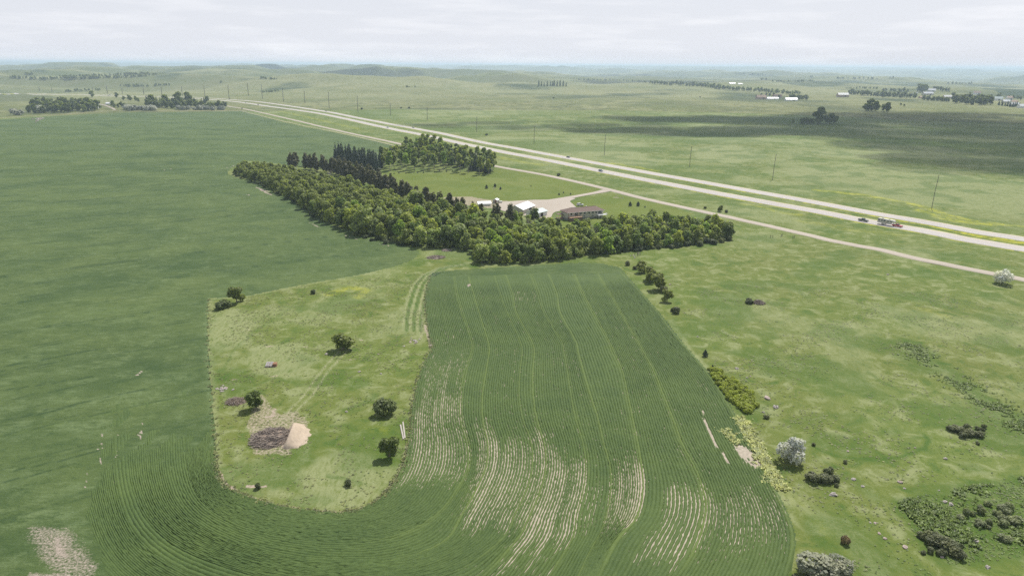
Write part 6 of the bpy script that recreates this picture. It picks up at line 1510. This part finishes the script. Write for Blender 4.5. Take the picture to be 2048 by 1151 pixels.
# the collapsed little shed: grey sheet and rusty side
p = P(543, 731); t = thing('collapsed_shed', 'collapsed small shed of grey boards with a rusty orange end', 'shed', p, .05)
MB().add([(-1.7, -.9, .35), (.55, -.95, .3), (.6, .95, 1.0), (-1.6, .9, 1.1), (-1.7, -.9, .25), (.55, -.95, .2), (.6, .95, .9), (-1.6, .9, 1.0)], [(0, 1, 2, 3), (7, 6, 5, 4), (0, 4, 5, 1), (1, 5, 6, 2), (2, 6, 7, 3), (3, 7, 4, 0)]).build('roof_sheet', M['tarp'], t)
for k in range(6): MB().box((-1.45 + k * .37, -.02 + r.normal(0, .05), .80 + .0 * k), (.3, 1.7 + r.normal(0, .15), .05)).build('board', M['log'] if k % 2 else M['tarp'], t).rotation_euler = (.34, 0, r.normal(0, .04))
MB().box((1.2, .05, .45), (1.1, 1.5, .9), .08, .9).build('rusty_panel', M['rust'], t); MB().box((1.2, .05, .93), (1.2, 1.6, .05), .05).build('rusty_panel', M['rust'], t)
MB().box((0, .55, .4), (2.6, .9, .75)).build('frame', M['darklog'], t)
for k in range(6): MB().tube([(r.uniform(-2.3, 2.3), -1.1 + r.normal(0, .2), .06), (r.uniform(-2.3, 2.3), -1.2 + r.normal(0, .3), .12)], [.07, .06], 5).build('beam', M['log'], t)
M['board'] = plain('bleached boards', (.38, .35, .31), .8)
for (a, b_, lab) in [((801, 849), (807, 878), 'long bleached board lying left of another by the crop edge'), ((806, 844), (810, 876), 'long bleached board lying right of another by the crop edge')]:
    pa, pb = P(*a), P(*b_); m_ = (pa + pb) / 2; d = pb - pa
    t = link('wooden_board', None, None)
    bpy.data.objects.remove(t)
    o = MB().box((0, 0, .1), (float(np.linalg.norm(d[:2])), .38, .16)).build('wooden_board', M['board'], None, .01); o.location = tuple(m_); o.rotation_euler = (0, 0, math.atan2(d[1], d[0])); tag(o, lab, 'board')
for (x, y, lab) in [(1543, 475, 'fence post pair at the left of three in the pasture corner'), (1563, 473, 'fence post pair in the middle of three in the pasture corner'), (1587, 476, 'fence post pair at the right of three in the pasture corner'), (1272, 510, 'dark leaning post beside white stones, left'), (1278, 511, 'dark upright post beside white stones, right')]:
    p = P(x, y); t = thing('fence_post', lab, 'fence post', p, r.random())
    for k in (-.7, .7): MB().tube([(k, 0, -.2), (k, 0, 1.5)], [.13, .11], 7).build('post', M['polewood'], t)
    MB().tube([(-.8, 0, 1.1), (.8, 0, 1.1)], [.07, .07], 6).build('rail', M['polewood'], t)
# pale cattle on the far slope
M['hide'] = plain('pale hide', (.62, .58, .52), .8)
for k, (x, y) in enumerate([(467, 188.5), (471, 188), (482, 187), (485, 186.5), (488, 186.5), (476, 188)]):
    p = P(x, y); t = thing('cow', 'pale cow grazing on the slope above the highway', 'cow', p, r.random() * 6.28, 'pale cows grazing above the highway')
    s = 1.5
    MB().tube([(-1.1 * s, 0, 1.05 * s), (-.9 * s, 0, 1.1 * s), (0, 0, 1.08 * s), (.8 * s, 0, 1.15 * s), (1.1 * s, 0, 1.15 * s), (1.5 * s, 0, .9 * s), (1.85 * s, 0, .6 * s)], [.2 * s, .42 * s, .48 * s, .42 * s, .3 * s, .2 * s, .12 * s], 8).add([], []).tube([(-.8 * s, .25 * s, 1 * s), (-.8 * s, .25 * s, 0)], [.13 * s, .07 * s], 5).tube([(-.8 * s, -.25 * s, 1 * s), (-.8 * s, -.25 * s, 0)], [.13 * s, .07 * s], 5).tube([(.75 * s, .25 * s, 1 * s), (.75 * s, .25 * s, 0)], [.13 * s, .07 * s], 5).tube([(.75 * s, -.25 * s, 1 * s), (.75 * s, -.25 * s, 0)], [.13 * s, .07 * s], 5).build('body', M['hide'], t)

# ------------------------------------------------------------------ clouds overhead (they shade the far pasture) and the summer haze
mc, cn, clk, cb = mat('cloud vapour')
cb.inputs['Base Color'].default_value = (.9, .9, .9, 1); cb.inputs['Roughness'].default_value = 1; cb.inputs['Specular IOR Level'].default_value = 0
ctr = N(cn, 'ShaderNodeBsdfTransparent'); cmx = N(cn, 'ShaderNodeMixShader'); cmx.inputs[0].default_value = .155
clk.new(ctr.outputs[0], cmx.inputs[1]); clk.new(cb.outputs[0], cmx.inputs[2]); clk.new(cmx.outputs[0], cn['Material Output'].inputs['Surface'])
def cloud(shadow, n, seed, alt=640.0, puff=(45, 95)):
    """shadow: (x, y, half width, half depth, turn) of the patch of ground it shades"""
    x0, y0, rx, ry, th = shadow
    r = np.random.default_rng(seed); mb = MB()
    ox, oy = SDIR.x / SDIR.z * alt, SDIR.y / SDIR.z * alt
    nn, mm = 10, 6
    for k in range(n):
        a = r.random() * 6.28; q = math.sqrt(r.random()) * .95
        u, w_ = rx * q * cos(a), ry * q * sin(a)
        s = r.uniform(*puff) * (1.15 - .55 * q); c = (u * cos(th) - w_ * sin(th), u * sin(th) + w_ * cos(th), r.uniform(0, 60) * (1 - q))
        vs = []
        for i in range(mm):
            t = pi * (i + .5) / mm
            for j in range(nn): 
                g_ = 1 + r.normal(0, .08); vs.append((c[0] + s * sin(t) * cos(2 * pi * j / nn) * g_, c[1] + s * sin(t) * sin(2 * pi * j / nn) * g_, c[2] + s * .45 * cos(t) * g_))
        f = [(i * nn + j, (i + 1) * nn + j, (i + 1) * nn + (j + 1) % nn, i * nn + (j + 1) % nn) for i in range(mm - 1) for j in range(nn)] + [tuple(range(nn)), tuple((mm - 1) * nn + j for j in range(nn))[::-1]]
        mb.add(vs, f)
    o = mb.build('cloud', mc, None, 0, True); o.location = (x0 + ox, y0 + oy, alt); o['kind'] = 'stuff'
def sh(px, py): return tuple(P(px, py)[:2])
def shadow_px(l, r_, top, bot, th=0.0):
    yc = (top + bot) / 2; a, b = flat_at((l + r_) / 2, top), flat_at((l + r_) / 2, bot)
    w_ = (flat_at(r_, yc)[0] - flat_at(l, yc)[0]) / 2
    cx, cy_ = (a[0] + b[0]) / 2, (a[1] + b[1]) / 2
    return (cx, cy_, w_, abs(a[1] - b[1]) / 2, th)
cloud((810, 1080, 440, 470, -.1), 290, 1, 640, (40, 115))
cloud((610, 690, 250, 130, -.1), 80, 2, 640, (36, 80))
cloud((330, 1040, 250, 75, .08), 110, 3, 640, (28, 60))
cloud((400, 1270, 300, 90, .0), 80, 16, 640, (30, 70))
cloud((60, 1120, 230, 90, .0), 40, 4, 640, (24, 60))
cloud((430, 1260, 260, 50, .02), 46, 6, 640, (26, 50))
cloud((-1500, 4600, 900, 260, .1), 120, 8, 900, (70, 150)); cloud((1100, 4000, 800, 220, 0), 110, 9, 900, (60, 140)); cloud((-350, 3300, 260, 110, 0), 50, 10, 900, (45, 95)); cloud((-2500, 7200, 900, 420, 0), 90, 11, 1000, (90, 180)); cloud((600, 7600, 1400, 420, 0), 120, 12, 1000, (90, 190)); cloud((-600, 5600, 500, 200, 0), 60, 13, 1000, (60, 130))
# haze
mh = bpy.data.materials.new('summer haze'); mh.use_nodes = True; mh.node_tree.nodes.clear()
ho = mh.node_tree.nodes.new('ShaderNodeOutputMaterial'); hv = mh.node_tree.nodes.new('ShaderNodeVolumePrincipled')
hv.inputs['Color'].default_value = (.66, .82, 1.0, 1); hv.inputs['Density'].default_value = HAZE_DENSITY; hv.inputs['Anisotropy'].default_value = .25
mh.node_tree.links.new(hv.outputs[0], ho.inputs['Volume'])
SZ = 92000.0; z0, z1 = float(gv[:, 2].min()) - 2.0, 118.0
hb = MB().box((0, 0, (z0 + z1) / 2), (SZ, SZ, z1 - z0)).build('haze', mh); hb['kind'] = 'stuff'
print('ground verts', len(gv), 'objects', len(bpy.data.objects), 'z', float(gv[:, 2].min()), float(gv[:, 2].max()))
